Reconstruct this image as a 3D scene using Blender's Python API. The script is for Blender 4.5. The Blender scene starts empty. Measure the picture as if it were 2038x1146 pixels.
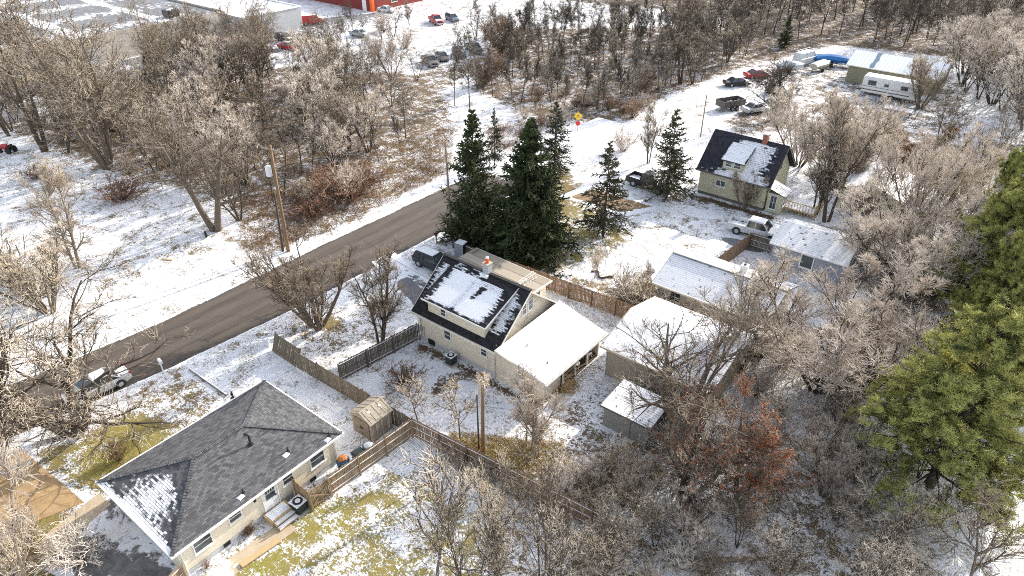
import bpy, math, random
import numpy as np
from math import radians, sin, cos, pi, hypot, atan2
C = bpy.context.scene.collection
SC = bpy.context.scene
R = random.Random(7)

# ------------------------------------------------------------------ camera, sky, sun
FPX, PITCH, CAMH, HEAD = 1400.0, 33.0, 36.6, 38.2
cam = bpy.data.cameras.new('camera'); cam.sensor_width = 36; cam.lens = FPX/2038*36
cam.clip_start = 0.5; cam.clip_end = 5000
co = bpy.data.objects.new('camera', cam); C.objects.link(co)
co.location = (0, 0, CAMH); co.rotation_euler = (radians(90-PITCH), 0, radians(HEAD))
SC.camera = co
SUN_AZ, SUN_EL = 10.0, 26.0         # azimuth clockwise from +Y
W = bpy.data.worlds.new('World'); SC.world = W; W.use_nodes = True
nt = W.node_tree; bg = nt.nodes['Background']; sky = nt.nodes.new('ShaderNodeTexSky')
sky.sky_type = 'NISHITA'; sky.sun_disc = False; sky.sun_elevation = radians(SUN_EL); sky.sun_rotation = radians(SUN_AZ)
sky.dust_density = 2.0
hs = nt.nodes.new('ShaderNodeHueSaturation'); hs.inputs['Saturation'].default_value = .5; nt.links.new(sky.outputs[0], hs.inputs['Color']); nt.links.new(hs.outputs[0], bg.inputs[0]); bg.inputs[1].default_value = 0.15
sl = bpy.data.lights.new('sun', 'SUN'); sl.energy = 2.6; sl.angle = radians(0.6); sl.color = (1, .93, .82)
so = bpy.data.objects.new('sun', sl); C.objects.link(so)
so.rotation_euler = (radians(90-SUN_EL), 0, radians(180-SUN_AZ))
SC.view_settings.view_transform = 'Standard'; SC.view_settings.look = 'None'
SC.view_settings.exposure = 1.3; SC.view_settings.gamma = 1; SC.view_settings.use_curve_mapping = False
SC.cycles.use_denoising = False; SC.cycles.filter_width = 1.0; SC.cycles.sampling_pattern = 'BLUE_NOISE'
SC.cycles.max_bounces = 5; SC.cycles.diffuse_bounces = 3; SC.cycles.glossy_bounces = 2

# a survey helper: where the ground (or height z) lies for a point of the survey photo
def G(px, py, z=0.0):
    t = radians(PITCH); v = (py-573)/FPX; u = (px-1019)/FPX
    k = (CAMH-z)/(sin(t)+v*cos(t)); x = u*k; y = (cos(t)-v*sin(t))*k
    h = radians(HEAD)
    return (x*cos(h)-y*sin(h), x*sin(h)+y*cos(h))
def PXY(x, y, z):
    h = radians(HEAD); X = x*cos(h)+y*sin(h); Y = -x*sin(h)+y*cos(h); t = radians(PITCH)
    d = Y*cos(t)+(CAMH-z)*sin(t); up = Y*sin(t)-(CAMH-z)*cos(t)
    return 1019+FPX*X/d, 573-FPX*up/d
def HT(px, py, topy):
    x, y = G(px, py); lo, hi = 0, 40
    for _ in range(40):
        m = (lo+hi)/2
        if PXY(x, y, m)[1] > topy: lo = m
        else: hi = m
    return lo

# ------------------------------------------------------------------ materials
class NT:
    def __init__(s, name):
        s.m = bpy.data.materials.new(name); s.m.use_nodes = True; s.t = s.m.node_tree
        s.b = s.t.nodes['Principled BSDF']
    def n(s, kind, **kw):
        nd = s.t.nodes.new(kind)
        for k, v in kw.items(): setattr(nd, k, v)
        return nd
    def l(s, a, b): s.t.links.new(a, b)
    def val(s, inp, v):
        if hasattr(v, 'is_output') or isinstance(v, bpy.types.NodeSocket): s.l(v, inp)
        elif isinstance(v, (tuple, list)):
            inp.default_value = tuple(v)+(1,) if len(v) == 3 and len(inp.default_value) == 4 else v
        else: inp.default_value = v
    def math(s, op, a, b=0.0, c=0.0, clamp=False):
        nd = s.n('ShaderNodeMath', operation=op); nd.use_clamp = clamp
        s.val(nd.inputs[0], a); s.val(nd.inputs[1], b)
        if op in ('MULTIPLY_ADD', 'SMOOTH_MIN'): s.val(nd.inputs[2], c)
        return nd.outputs[0]
    def ss(s, x, lo, hi):
        nd = s.n('ShaderNodeMapRange', interpolation_type='SMOOTHSTEP')
        s.val(nd.inputs[0], x); s.val(nd.inputs[1], lo); s.val(nd.inputs[2], hi); return nd.outputs[0]
    def mix(s, f, a, b):
        nd = s.n('ShaderNodeMix', data_type='RGBA'); s.val(nd.inputs[0], f); s.val(nd.inputs[6], a); s.val(nd.inputs[7], b)
        return nd.outputs[2]
    def mixf(s, f, a, b):
        nd = s.n('ShaderNodeMix', data_type='FLOAT'); s.val(nd.inputs[0], f); s.val(nd.inputs[2], a); s.val(nd.inputs[3], b)
        return nd.outputs[0]
    def noise(s, vec, scale, detail=3, rough=.5, dist=0.0):
        nd = s.n('ShaderNodeTexNoise'); s.val(nd.inputs['Vector'], vec); nd.inputs['Scale'].default_value = scale
        nd.inputs['Detail'].default_value = detail; nd.inputs['Roughness'].default_value = rough; nd.inputs['Distortion'].default_value = dist
        return nd.outputs[0]
    def obj(s): return s.n('ShaderNodeTexCoord').outputs['Object']
    def pos(s): return s.n('ShaderNodeNewGeometry').outputs['Position']
    def uv(s): return s.n('ShaderNodeTexCoord').outputs['UV']
    def sep(s, v):
        nd = s.n('ShaderNodeSeparateXYZ'); s.l(v, nd.inputs[0]); return nd.outputs
    def comb(s, x, y, z=0.0):
        nd = s.n('ShaderNodeCombineXYZ'); s.val(nd.inputs[0], x); s.val(nd.inputs[1], y); s.val(nd.inputs[2], z); return nd.outputs[0]
    def mapv(s, v, sc=(1, 1, 1), rot=(0, 0, 0)):
        nd = s.n('ShaderNodeMapping'); s.l(v, nd.inputs[0]); nd.inputs['Scale'].default_value = sc; nd.inputs['Rotation'].default_value = rot
        return nd.outputs[0]
    def bump(s, h, strength=.3, dist=.05):
        nd = s.n('ShaderNodeBump'); nd.inputs['Strength'].default_value = strength; nd.inputs['Distance'].default_value = dist
        s.l(h, nd.inputs['Height']); s.l(nd.outputs[0], s.b.inputs['Normal'])
    def attr(s, name):
        nd = s.n('ShaderNodeAttribute'); nd.attribute_name = name; return nd
    def out(s, col=None, rough=None, metal=None, spec=None):
        if col is not None: s.val(s.b.inputs['Base Color'], col)
        if rough is not None: s.val(s.b.inputs['Roughness'], rough)
        if metal is not None: s.val(s.b.inputs['Metallic'], metal)
        if spec is not None: s.val(s.b.inputs['Specular IOR Level'], spec)
        return s.m
SNOW = (.86, .87, .90)
M = {}
def plain(name, col, rough=.7, metal=0, var=.15, scale=6, spec=.4):
    t = NT(name); n = t.noise(t.obj(), scale, 4)
    c2 = tuple(max(0, c*(1-var)) for c in col); c1 = tuple(min(1, c*(1+var)) for c in col)
    M[name] = t.out(t.mix(n, c2, c1), rough, metal, spec); return M[name]
def snowy(name, col, amt=.3, scale=3, rough=.7):
    """a surface with patches of snow lying on what faces up"""
    t = NT(name); n = t.noise(t.obj(), scale, 5, .6)
    up = t.sep(t.n('ShaderNodeNewGeometry').outputs['Normal'])[2]
    k = t.ss(t.math('MULTIPLY', t.ss(up, .5, .9), t.math('ADD', n, amt)), .55, .7)
    c = t.mix(t.noise(t.obj(), scale*2, 3), tuple(x*.8 for x in col), col)
    M[name] = t.out(t.mix(k, c, SNOW), rough); return M[name]
for nm, col, r in (('white_paint', (.78, .77, .74), .5), ('cream_trim', (.72, .68, .58), .6), ('black_metal', (.02, .02, .022), .45), ('tyre', (.018, .018, .018), .85),
        ('rim', (.45, .46, .48), .35), ('bark_dark', (.085, .065, .048), .9), ('bark', (.15, .118, .088), .9), ('bark_pale', (.27, .215, .16), .9),
        ('concrete', (.42, .38, .33), .85), ('grey_metal', (.34, .35, .36), .45), ('red_light', (.35, .01, .01), .3), ('head_light', (.7, .72, .74), .15),
        ('brick', (.32, .12, .08), .85), ('blue_plastic', (.03, .11, .22), .45), ('dark_plastic', (.045, .06, .055), .45), ('orange_plastic', (.62, .22, .06), .6),
        ('blue_tarp', (.02, .16, .42), .5), ('orange_paint', (.8, .13, .02), .5), ('sign_yellow', (.85, .55, .01), .45), ('sign_red', (.7, .02, .03), .45),
        ('weather_wood', (.22, .17, .125), .85), ('raw_wood', (.5, .36, .19), .8), ('dark_opening', (.015, .014, .012), .9), ('pole_wood', (.24, .15, .085), .9),
        ('green_wall', (.27, .275, .25), .8), ('tarnish', (.12, .11, .1), .6), ('shed_tan', (.36, .30, .23), .7), ('shed_door', (.24, .19, .15), .7),
        ('grey_paint', (.40, .42, .46), .7), ('soffit', (.5, .45, .36), .7), ('foundation', (.5, .5, .49), .9), ('porch_floor', (.12, .085, .055), .9),
        ('boat_white', (.66, .7, .73), .35), ('olive_wall', (.25, .25, .16), .8), ('frost_white', (.75, .76, .78), .7)):
    plain(nm, col, r, 0.0)
M['rim'].node_tree.nodes['Principled BSDF'].inputs['Metallic'].default_value = .7
t = NT('glass'); M['glass'] = t.out(t.mix(t.noise(t.obj(), .9, 2), (.02, .028, .032), (.07, .09, .10)), .08, 0, .8)
t = NT('snow'); n = t.noise(t.pos(), 1.3, 5, .6); t.bump(t.noise(t.pos(), 5, 5, .6), .12, .05); M['snow'] = t.out(t.mix(n, (.82, .83, .87), (.9, .9, .92)), .55)
snowy('snow_dark', (.05, .05, .05), .18); snowy('snow_wood', (.24, .18, .13), .12, 5); snowy('snow_grey_metal', (.3, .32, .35), .25)
def paint(name, col, rough=.4):
    t = NT(name); n = t.noise(t.obj(), 3, 3)
    t.b.inputs['Coat Weight'].default_value = .12; t.b.inputs['Coat Roughness'].default_value = .1
    M[name] = t.out(t.mix(n, tuple(c*.9 for c in col), col), rough, .15); return M[name]
for nm, col in (('car_silver', (.45, .46, .46)), ('car_white', (.68, .69, .70)), ('car_black', (.008, .009, .011)), ('car_grey', (.03, .033, .037)), ('car_red', (.45, .03, .03)),
        ('car_blue', (.12, .17, .22)), ('car_brown', (.16, .14, .12)), ('car_green', (.07, .09, .08)), ('car_yellow', (.5, .38, .08))): paint(nm, col)

def siding(name, col, lap=.12, dirt=None, dirtamt=.5, smooth=False):
    t = NT(name); uv = t.uv(); x, y, _ = t.sep(uv)
    f = t.math('FRACT', t.math('DIVIDE', y, lap))
    if not smooth: t.bump(f, .3, .03)
    n = t.noise(uv, .8, 4); c = t.mix(n, tuple(k*.86 for k in col), col)
    edge = t.ss(f, .84, .96)
    if not smooth: c = t.mix(t.math('MULTIPLY', edge, .4), c, tuple(k*.6 for k in col))
    if dirt:
        d = t.noise(t.mapv(uv, (.55, 3.2, 1)), 1.3, 6, .65, .6)
        big = t.noise(uv, .33, 2)
        k = t.math('MULTIPLY', t.ss(d, .52, .68), t.ss(big, .47, .62)); c = t.mix(t.math('MULTIPLY', k, dirtamt), c, dirt)
    M[name] = t.out(c, .7, 0, .3); return M[name]
siding('siding_cream', (.80, .72, .57), .12)
siding('siding_old', (.80, .71, .56), .13, (.30, .22, .14), .9)
siding('siding_yellow', (.60, .56, .40), .14, (.14, .12, .08), .75)
siding('siding_beige', (.46, .38, .29), .15, (.3, .24, .18), .4)
siding('siding_grey', (.33, .35, .40), .2)
siding('siding_olive', (.28, .27, .18), .3)
siding('block_beige', (.46, .42, .37), .2, (.3, .27, .24), .5, True)
siding('block_grey', (.42, .43, .44), .2, (.3, .3, .3), .4, True)
siding('red_panel', (.22, .035, .03), .4)

def boards(name, col, w=.14, dark=.5):
    t = NT(name); uv = t.uv(); x, y, _ = t.sep(uv)
    i = t.math('FLOOR', t.math('DIVIDE', x, w)); f = t.math('FRACT', t.math('DIVIDE', x, w))
    w1 = t.n('ShaderNodeTexWhiteNoise', noise_dimensions='1D'); t.l(i, w1.inputs['W'])
    streak = t.noise(t.mapv(uv, (9, .9, 1)), 2, 5, .6)
    v = t.math('ADD', t.math('MULTIPLY', w1.outputs[0], .5), t.math('MULTIPLY', streak, .5))
    c = t.mix(v, tuple(k*.55 for k in col), tuple(min(1, k*1.35) for k in col))
    c = t.mix(t.math('MULTIPLY', t.ss(t.math('ABSOLUTE', t.math('SUBTRACT', f, .5)), .40, .49), .8), c, tuple(k*.2 for k in col))
    t.bump(streak, .3, .01)
    M[name] = t.out(c, .9, 0, .2); return M[name]
boards('fence_grey', (.21, .175, .13)); boards('fence_brown', (.27, .185, .125)); boards('fence_tan', (.34, .245, .15)); boards('fence_dark', (.15, .125, .10))

def shingle(name, ca, cb, row=.14, wid=.32, streak=.9, patch=1.0, cell=.2, gapw=.22, full=1.0):
    """shingles with rows; snow where vertex attribute 'cov' says it lies"""
    t = NT(name); uv = t.uv(); x, y, _ = t.sep(uv)
    ri = t.math('FLOOR', t.math('DIVIDE', y, row)); rf = t.math('FRACT', t.math('DIVIDE', y, row))
    off = t.math('MULTIPLY', ri, .37*wid)
    ci = t.math('FLOOR', t.math('DIVIDE', t.math('ADD', x, off), wid)); cf = t.math('FRACT', t.math('DIVIDE', t.math('ADD', x, off), wid))
    wn = t.n('ShaderNodeTexWhiteNoise', noise_dimensions='2D'); t.l(t.comb(ci, ri), wn.inputs['Vector'])
    gap = t.math('MAXIMUM', t.ss(t.math('ABSOLUTE', t.math('SUBTRACT', cf, .5)), .44, .5), t.ss(rf, .82, .98))
    c = t.mix(wn.outputs[0], ca, cb); big = t.noise(uv, .5, 3); c = t.mix(t.math('MULTIPLY', big, .45), c, cb)
    c = t.mix(t.math('MULTIPLY', gap, .7), c, tuple(k*.35 for k in ca))
    cov = t.attr('cov').outputs['Fac']
    sn = t.noise(t.comb(t.math('MULTIPLY', x, .55), t.math('MULTIPLY', ri, .71)), 1.6, 3, .55)
    pn = t.noise(uv, 1.1, 5, .65)
    dots = t.math('MULTIPLY', t.math('SUBTRACT', wn.outputs[0], .5), cell)
    s = t.math('ADD', t.math('MULTIPLY', t.math('SUBTRACT', sn, .5), streak), t.math('MULTIPLY', t.math('SUBTRACT', pn, .5), patch))
    s = t.math('ADD', s, dots); s = t.math('SUBTRACT', s, t.math('MULTIPLY', gap, gapw)); s = t.math('ADD', s, cov); s = t.math('SUBTRACT', s, t.math('MULTIPLY', t.ss(rf, .7, .95), .16))
    s = t.math('ADD', s, t.math('MULTIPLY', t.math('SUBTRACT', t.noise(uv, 4.5, 3, .6), .5), .45))
    k = t.math('MULTIPLY', t.ss(s, .38, .60), full)
    t.bump(t.math('SUBTRACT', t.math('ADD', k, 0.0), t.math('MULTIPLY', gap, .5)), .5, .03)
    M[name] = t.out(t.mix(k, c, SNOW), t.mixf(k, .9, .6), 0, .25); return M[name]
shingle('shingle_grey', (.045, .046, .05), (.15, .15, .155), .15, .3, .3, .6, .3, .3)
shingle('shingle_black', (.012, .012, .014), (.04, .04, .043), .14, .3, 1.2, .5, .12, .15)
shingle('shingle_far', (.02, .02, .026), (.05, .05, .06), .22, .35, .8, .8, .2, .3)
shingle('shingle_white', (.22, .22, .23), (.40, .40, .42), .22, 4, .35, .8, .0, .3, .86)
shingle('roof_brown', (.30, .255, .20), (.40, .35, .28), 1.2, 9, .5, .8)
shingle('roof_lot', (.16, .165, .18), (.23, .235, .25), .8, 3, .5, .9)

# ground: what lies bare comes from a vertex attribute (bare, green, litter)
t = NT('ground_snow_and_grass')
p = t.pos(); a = t.attr('mask'); sp = t.n('ShaderNodeSeparateColor'); t.l(a.outputs['Color'], sp.inputs[0]); bare, green, lit = sp.outputs
fine = t.noise(t.mapv(p, (1, 1, 1)), 3.1, 6, .68, 1.4); mid = t.noise(p, .55, 4, .6, .8); tiny = t.noise(p, 11, 4, .7, .5)
dr = t.noise(t.mapv(p, (.5, 1.6, 1), (0, 0, .6)), 2.6, 5, .7, 1.6)
s = t.math('ADD', t.math('MULTIPLY', t.math('SUBTRACT', fine, .5), 1.35), t.math('MULTIPLY', t.math('SUBTRACT', mid, .5), .9))
s = t.math('ADD', s, t.math('MULTIPLY', t.math('SUBTRACT', tiny, .5), .55)); s = t.math('ADD', s, t.math('MULTIPLY', t.math('SUBTRACT', dr, .5), .7))
s = t.math('ADD', t.math('MULTIPLY', s, 1.35), t.math('ADD', bare, .06))
k = t.ss(s, .42, .58)
soil = t.mix(tiny, (.10, .065, .035), (.34, .24, .13)); grass = t.mix(t.noise(p, 4, 5, .7), (.10, .115, .02), (.46, .38, .10)); litc = t.mix(fine, (.035, .026, .018), (.17, .115, .075))
c = t.mix(green, soil, grass); c = t.mix(lit, c, litc)
dots = t.noise(p, 5.5, 3, .6, .7)
thin = t.math('MULTIPLY', t.ss(t.math('ADD', t.math('MULTIPLY', dots, 1.0), t.math('MULTIPLY', mid, .75)), .88, 1.02), .8)
snowc = t.mix(t.math('ADD', thin, t.math('MULTIPLY', bare, .15)), SNOW, (.36, .32, .26))
t.bump(t.math('ADD', t.math('MULTIPLY', tiny, .5), t.math('SUBTRACT', fine, t.math('MULTIPLY', k, .6))), .55, .12)
M['ground'] = t.out(t.mix(k, snowc, c), t.mixf(k, .6, .95), 0, .2)

def asphalt(name, ca, cb, snow=.0, rough=.75):
    streaky = name == 'asphalt_road'
    t = NT(name); p = t.pos(); cov = t.attr('cov').outputs['Fac']
    n = t.noise(t.mapv(p, (1.5, .18, 1)), 1.2, 5, .6) if streaky else t.noise(p, 1.1, 5, .65, .5); f = t.noise(p, 20, 3)
    c = t.mix(t.ss(n, .3, .7), ca, cb); c = t.mix(t.math('MULTIPLY', f, .35), c, cb)
    if streaky:
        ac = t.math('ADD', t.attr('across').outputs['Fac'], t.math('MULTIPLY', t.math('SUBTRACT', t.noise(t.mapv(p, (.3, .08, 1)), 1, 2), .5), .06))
        wp = t.math('ABSOLUTE', t.math('SINE', t.math('MULTIPLY', t.math('SUBTRACT', ac, .03), 13.2)))
        c = t.mix(t.math('MULTIPLY', t.ss(wp, .55, .95), .35), c, (.15, .125, .105)); c = t.mix(t.math('MULTIPLY', t.ss(ac, .78, .97), .55), c, (.045, .038, .032))  # houses' side darkened: damp asphalt plus roadside tree shade put into the colour
        vo = t.n('ShaderNodeTexVoronoi', feature='DISTANCE_TO_EDGE'); t.l(t.mapv(p, (.5, .22, 1)), vo.inputs['Vector']); vo.inputs['Scale'].default_value = 1
        c = t.mix(t.math('MULTIPLY', t.math('SUBTRACT', 1.0, t.ss(vo.outputs['Distance'], .0, .012)), .3), c, (.03, .027, .024))
    s = t.math('ADD', t.math('MULTIPLY', t.math('SUBTRACT', t.noise(t.mapv(p, (2.2, .22, 1)), 1.5, 5, .65, .4) if streaky else t.noise(p, 1.2, 5, .65, .4), .5), .9), cov)
    s = t.math('ADD', s, t.math('MULTIPLY', t.math('SUBTRACT', t.noise(p, 2.3, 5, .7), .5), .5))
    k = t.ss(s, .44, .56)
    t.bump(t.math('ADD', f, k), .2, .02)
    M[name] = t.out(t.mix(k, c, SNOW), t.mixf(k, rough, .6), 0, .35); return M[name]
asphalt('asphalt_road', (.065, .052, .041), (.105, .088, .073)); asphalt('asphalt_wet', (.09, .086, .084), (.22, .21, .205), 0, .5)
asphalt('dirt_bare', (.17, .105, .055), (.30, .2, .115)); asphalt('concrete_slab', (.42, .33, .22), (.55, .46, .34)); asphalt('sand_slab', (.33, .21, .10), (.47, .32, .17))
asphalt('asphalt_lot', (.12, .12, .13), (.2, .2, .21))

def twigm(name, a, b):
    t = NT(name); oi = t.n('ShaderNodeObjectInfo').outputs['Random']; n = t.noise(t.pos(), .7, 3)
    M[name] = t.out(t.mix(t.ss(t.math('ADD', t.math('MULTIPLY', n, .4), t.math('MULTIPLY', oi, .6)), .15, .8), a, b), .85, 0, .2)
twigm('twig_tan', (.30, .235, .17), (.80, .69, .54)); twigm('twig_pink', (.46, .38, .31), (.84, .75, .65)); twigm('twig_grey', (.13, .11, .09), (.46, .41, .34))
twigm('twig_brown', (.2, .12, .07), (.38, .25, .16)); twigm('twig_red', (.15, .08, .055), (.30, .175, .12))
twigm('leaf_rust', (.19, .065, .03), (.42, .17, .075)); twigm('straw', (.38, .29, .13), (.66, .54, .30)); twigm('leaf_tan', (.34, .18, .07), (.55, .33, .15))
def needle(name, a, b, sc=1.2):
    t = NT(name); n = t.noise(t.obj(), sc, 4, .6); M[name] = t.out(t.mix(t.ss(n, .36 if name != 'needle_pine' else .3, .62 if name != 'needle_pine' else .56), a, b), .7, 0, .25)
needle('needle_dark', (.02, .032, .014), (.085, .105, .04)); needle('needle_open', (.04, .045, .025), (.12, .11, .06)); needle('needle_pine', (.04, .06, .016), (.46, .45, .14), 1.3)

# ------------------------------------------------------------------ mesh helpers
class MB:
    def __init__(s): s.v = []; s.f = []; s.m = []; s.cov = []
    def add(s, vs, fs, mi=0, cov=None):
        b = len(s.v); s.v += [tuple(map(float, q)) for q in vs]; s.f += [tuple(b+i for i in f) for f in fs]; s.m += [mi]*len(fs)
        s.cov += (list(cov) if cov is not None else [0.0]*len(vs)); return s
    def box(s, x0, x1, y0, y1, z0, z1, mi=0):
        x0, x1 = sorted((x0, x1)); y0, y1 = sorted((y0, y1)); z0, z1 = sorted((z0, z1))
        v = [(x, y, z) for z in (z0, z1) for x, y in ((x0, y0), (x1, y0), (x1, y1), (x0, y1))]
        return s.add(v, [(3, 2, 1, 0), (4, 5, 6, 7), (0, 1, 5, 4), (1, 2, 6, 5), (2, 3, 7, 6), (3, 0, 4, 7)], mi)
    def obox(s, p, q, w, h, mi=0, z0=None):
        """beam from p to q, width w (horizontal), height h"""
        d = np.subtract(q, p).astype(float); L = np.linalg.norm(d); d /= L
        t_ = np.cross(d, (0, 0, 1)); 
        if np.linalg.norm(t_) < 1e-4: t_ = np.array((1., 0, 0))
        t_ /= np.linalg.norm(t_); n = np.cross(t_, d)
        P = np.array(p, float); Q = np.array(q, float)
        v = [a_+t_*i*w/2+n*j*h/2 for a_ in (P, Q) for i, j in ((-1, -1), (1, -1), (1, 1), (-1, 1))]
        return s.add(v, [(0, 1, 2, 3), (7, 6, 5, 4), (4, 5, 1, 0), (5, 6, 2, 1), (6, 7, 3, 2), (7, 4, 0, 3)], mi)
    def prism(s, poly, z0, z1, mi=0):
        n = len(poly); ar = sum(poly[i][0]*poly[(i+1) % n][1]-poly[(i+1) % n][0]*poly[i][1] for i in range(n))
        if ar < 0: poly = poly[::-1]
        v = [(x, y, z0) for x, y in poly]+[(x, y, z1) for x, y in poly]
        return s.add(v, [tuple(range(n))[::-1], tuple(range(n, 2*n))]+[(i, (i+1) % n, n+(i+1) % n, n+i) for i in range(n)], mi)
    def ext(s, pts, d, mi=0):
        """extrude a polygon (3D points) along vector d"""
        n = len(pts); v = list(pts)+[tuple(np.add(q, d)) for q in pts]
        nn = np.zeros(3)
        for i in range(n): nn += np.cross(np.array(pts[i], float), np.array(pts[(i+1) % n], float))
        fs = [tuple(range(n))[::-1], tuple(range(n, 2*n))]+[(i, (i+1) % n, n+(i+1) % n, n+i) for i in range(n)]
        if np.dot(nn, d) < 0: fs = [f[::-1] for f in fs]
        return s.add(v, fs, mi)
    def frus(s, a, b, z0, z1, mi=0):
        """rect a=(x0,x1,y0,y1) at z0 to rect b at z1"""
        v = [(a[0], a[2], z0), (a[1], a[2], z0), (a[1], a[3], z0), (a[0], a[3], z0), (b[0], b[2], z1), (b[1], b[2], z1), (b[1], b[3], z1), (b[0], b[3], z1)]
        return s.add(v, [(3, 2, 1, 0), (4, 5, 6, 7), (0, 1, 5, 4), (1, 2, 6, 5), (2, 3, 7, 6), (3, 0, 4, 7)], mi)
    def tube(s, pts, rad, n=8, mi=0, cap=True):
        pts = [np.array(q, float) for q in pts]
        if not hasattr(rad, '__len__'): rad = [rad]*len(pts)
        vs = []; fs = []
        for i, q in enumerate(pts):
            d = pts[min(i+1, len(pts)-1)]-pts[max(i-1, 0)]; d /= np.linalg.norm(d)
            r = np.array((0, 0, 1.)) if abs(d[2]) < .9 else np.array((1., 0, 0)); x = np.cross(r, d); x /= np.linalg.norm(x); y = np.cross(d, x)
            vs += [q+rad[i]*(cos(2*pi*k/n)*x+sin(2*pi*k/n)*y) for k in range(n)]
        for i in range(len(pts)-1):
            for k in range(n): a_ = i*n+k; b_ = i*n+(k+1) % n; fs.append((a_, b_, b_+n, a_+n))
        if cap: fs.append(tuple(range(n))[::-1]); fs.append(tuple((len(pts)-1)*n+k for k in range(n)))
        return s.add(vs, fs, mi)
    def panel(s, p00, p10, p11, p01, nx=24, ny=24, covf=None, thick=.12, mi=0, under=None):
        """a roof plane, p00-p10 is the eave, with 'cov' per vertex, and its thickness"""
        P = [np.array(q, float) for q in (p00, p10, p11, p01)]; vs = []; cv = []
        for j in range(ny+1):
            for i in range(nx+1):
                a_, b_ = i/nx, j/ny
                vs.append(P[0]*(1-a_)*(1-b_)+P[1]*a_*(1-b_)+P[2]*a_*b_+P[3]*(1-a_)*b_); cv.append(covf(a_, b_) if covf else 0.)
        fs = [(j*(nx+1)+i, j*(nx+1)+i+1, (j+1)*(nx+1)+i+1, (j+1)*(nx+1)+i) for j in range(ny) for i in range(nx)]
        s.add(vs, fs, mi, cv)
        if thick:
            q = P if np.linalg.norm(P[2]-P[3]) > 1e-3 else P[:3]
            dn = np.array((0, 0, -thick)); n = len(q); base = [a_-np.array((0, 0, .002)) for a_ in q]
            v2 = base+[a_+dn for a_ in q]; mm = mi if under is None else under
            s.add(v2, [tuple(range(n, 2*n))[::-1]]+[(i, n+i, n+(i+1) % n, (i+1) % n) for i in range(n)], mm)
        return s
    def build(s, name, mats, parent=None, loc=None, smooth=False, keep=False):
        """loc: subtract this from the coordinates (the parent's place)"""
        me = bpy.data.meshes.new(name); off = np.array(loc if loc is not None else (0, 0, 0), float)
        V = np.array(s.v, float)-off
        me.from_pydata([tuple(q) for q in V], [], s.f); me.update()
        if not isinstance(mats, (list, tuple)): mats = [mats]
        for m_ in mats: me.materials.append(M[m_] if isinstance(m_, str) else m_)
        me.polygons.foreach_set('material_index', s.m)
        if smooth: me.polygons.foreach_set('use_smooth', [True]*len(s.f))
        at = me.attributes.new('cov', 'FLOAT', 'POINT'); at.data.foreach_set('value', s.cov)
        uvl = me.uv_layers.new(name='UVMap'); nl = len(me.loops); uvs = np.zeros((nl, 2))
        VV = np.array(s.v, float)
        for pl in me.polygons:
            nn = np.array(pl.normal)
            if abs(nn[2]) > .985: tt = np.array((1., 0, 0)); st = np.array((0, 1., 0))
            else: tt = np.array((-nn[1], nn[0], 0.)); tt /= np.linalg.norm(tt)+1e-9; st = np.cross(nn, tt)
            for li in pl.loop_indices:
                q = VV[me.loops[li].vertex_index]; uvs[li] = (q@tt, q@st)
        uvl.data.foreach_set('uv', uvs.ravel())
        o = bpy.data.objects.new(name, me); C.objects.link(o)
        if parent is not None: o.parent = parent
        elif loc is not None: o.location = tuple(off)
        return o
def tag(o, label=None, cat=None, group=None, kind=None):
    if label: o['label'] = label
    if cat: o['category'] = cat
    if group: o['group'] = group
    if kind: o['kind'] = kind
    return o
def thing(name, label, cat, loc=(0, 0, 0), rz=0.0, group=None):
    o = bpy.data.objects.new(name, None); C.objects.link(o); o.location = loc; o.rotation_euler = (0, 0, rz); o.empty_display_size = .3
    return tag(o, label, cat, group)
def copy_tree(o, parent=None):
    c = o.copy(); C.objects.link(c)
    if parent is not None: c.parent = parent
    for ch in list(o.children): copy_tree(ch, c)
    return c

# ------------------------------------------------------------------ ground
def inpoly(X, Y, poly):
    ins = np.zeros(X.shape, bool); n = len(poly)
    for i in range(n):
        x0, y0 = poly[i]; x1, y1 = poly[(i+1) % n]
        if y0 == y1: continue
        c_ = ((y0 > Y) != (y1 > Y)) & (X < (x1-x0)*(Y-y0)/(y1-y0)+x0); ins ^= c_
    return ins
def axis(lo, hi, st, far):
    a_ = list(np.arange(lo, hi+.01, st)); e = [st*1.6**k for k in range(1, 16)]
    o1 = []; q = hi
    for s_ in e:
        q += s_; o1.append(q)
        if q > far: break
    o0 = []; q = lo
    for s_ in e:
        q -= s_; o0.append(q)
        if q < -far: break
    return np.array(o0[::-1]+a_+o1)
gx = axis(-190, 25, .5, 1800); gy = axis(-6, 235, .5, 1800)
X, Y = np.meshgrid(gx, gy); mask = np.zeros(X.shape+(3,)); mask[..., 0] = .12; mask[..., 2] = .25
def zone(pix, bare, green, lit, soft=2, world=False):
    poly = pix if world else [G(*q) for q in pix]; k = inpoly(X, Y, poly).astype(float)
    for _ in range(soft*3):
        k = (k+np.roll(k, 1, 0)+np.roll(k, -1, 0)+np.roll(k, 1, 1)+np.roll(k, -1, 1))/5
    for i, v in enumerate((bare, green, lit)): mask[..., i] = mask[..., i]*(1-k)+v*k
def blob(px, py, r, bare, green, lit, r2=None, world=False, px2=None):
    x, y = (px, py) if world else G(px, py); d = np.hypot((X-x)/r, (Y-y)/(r2 or r)); k = np.clip(1.5-d*1.2, 0, 1)
    for i, v in enumerate((bare, green, lit)): mask[..., i] = mask[..., i]*(1-k)+v*k
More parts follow.
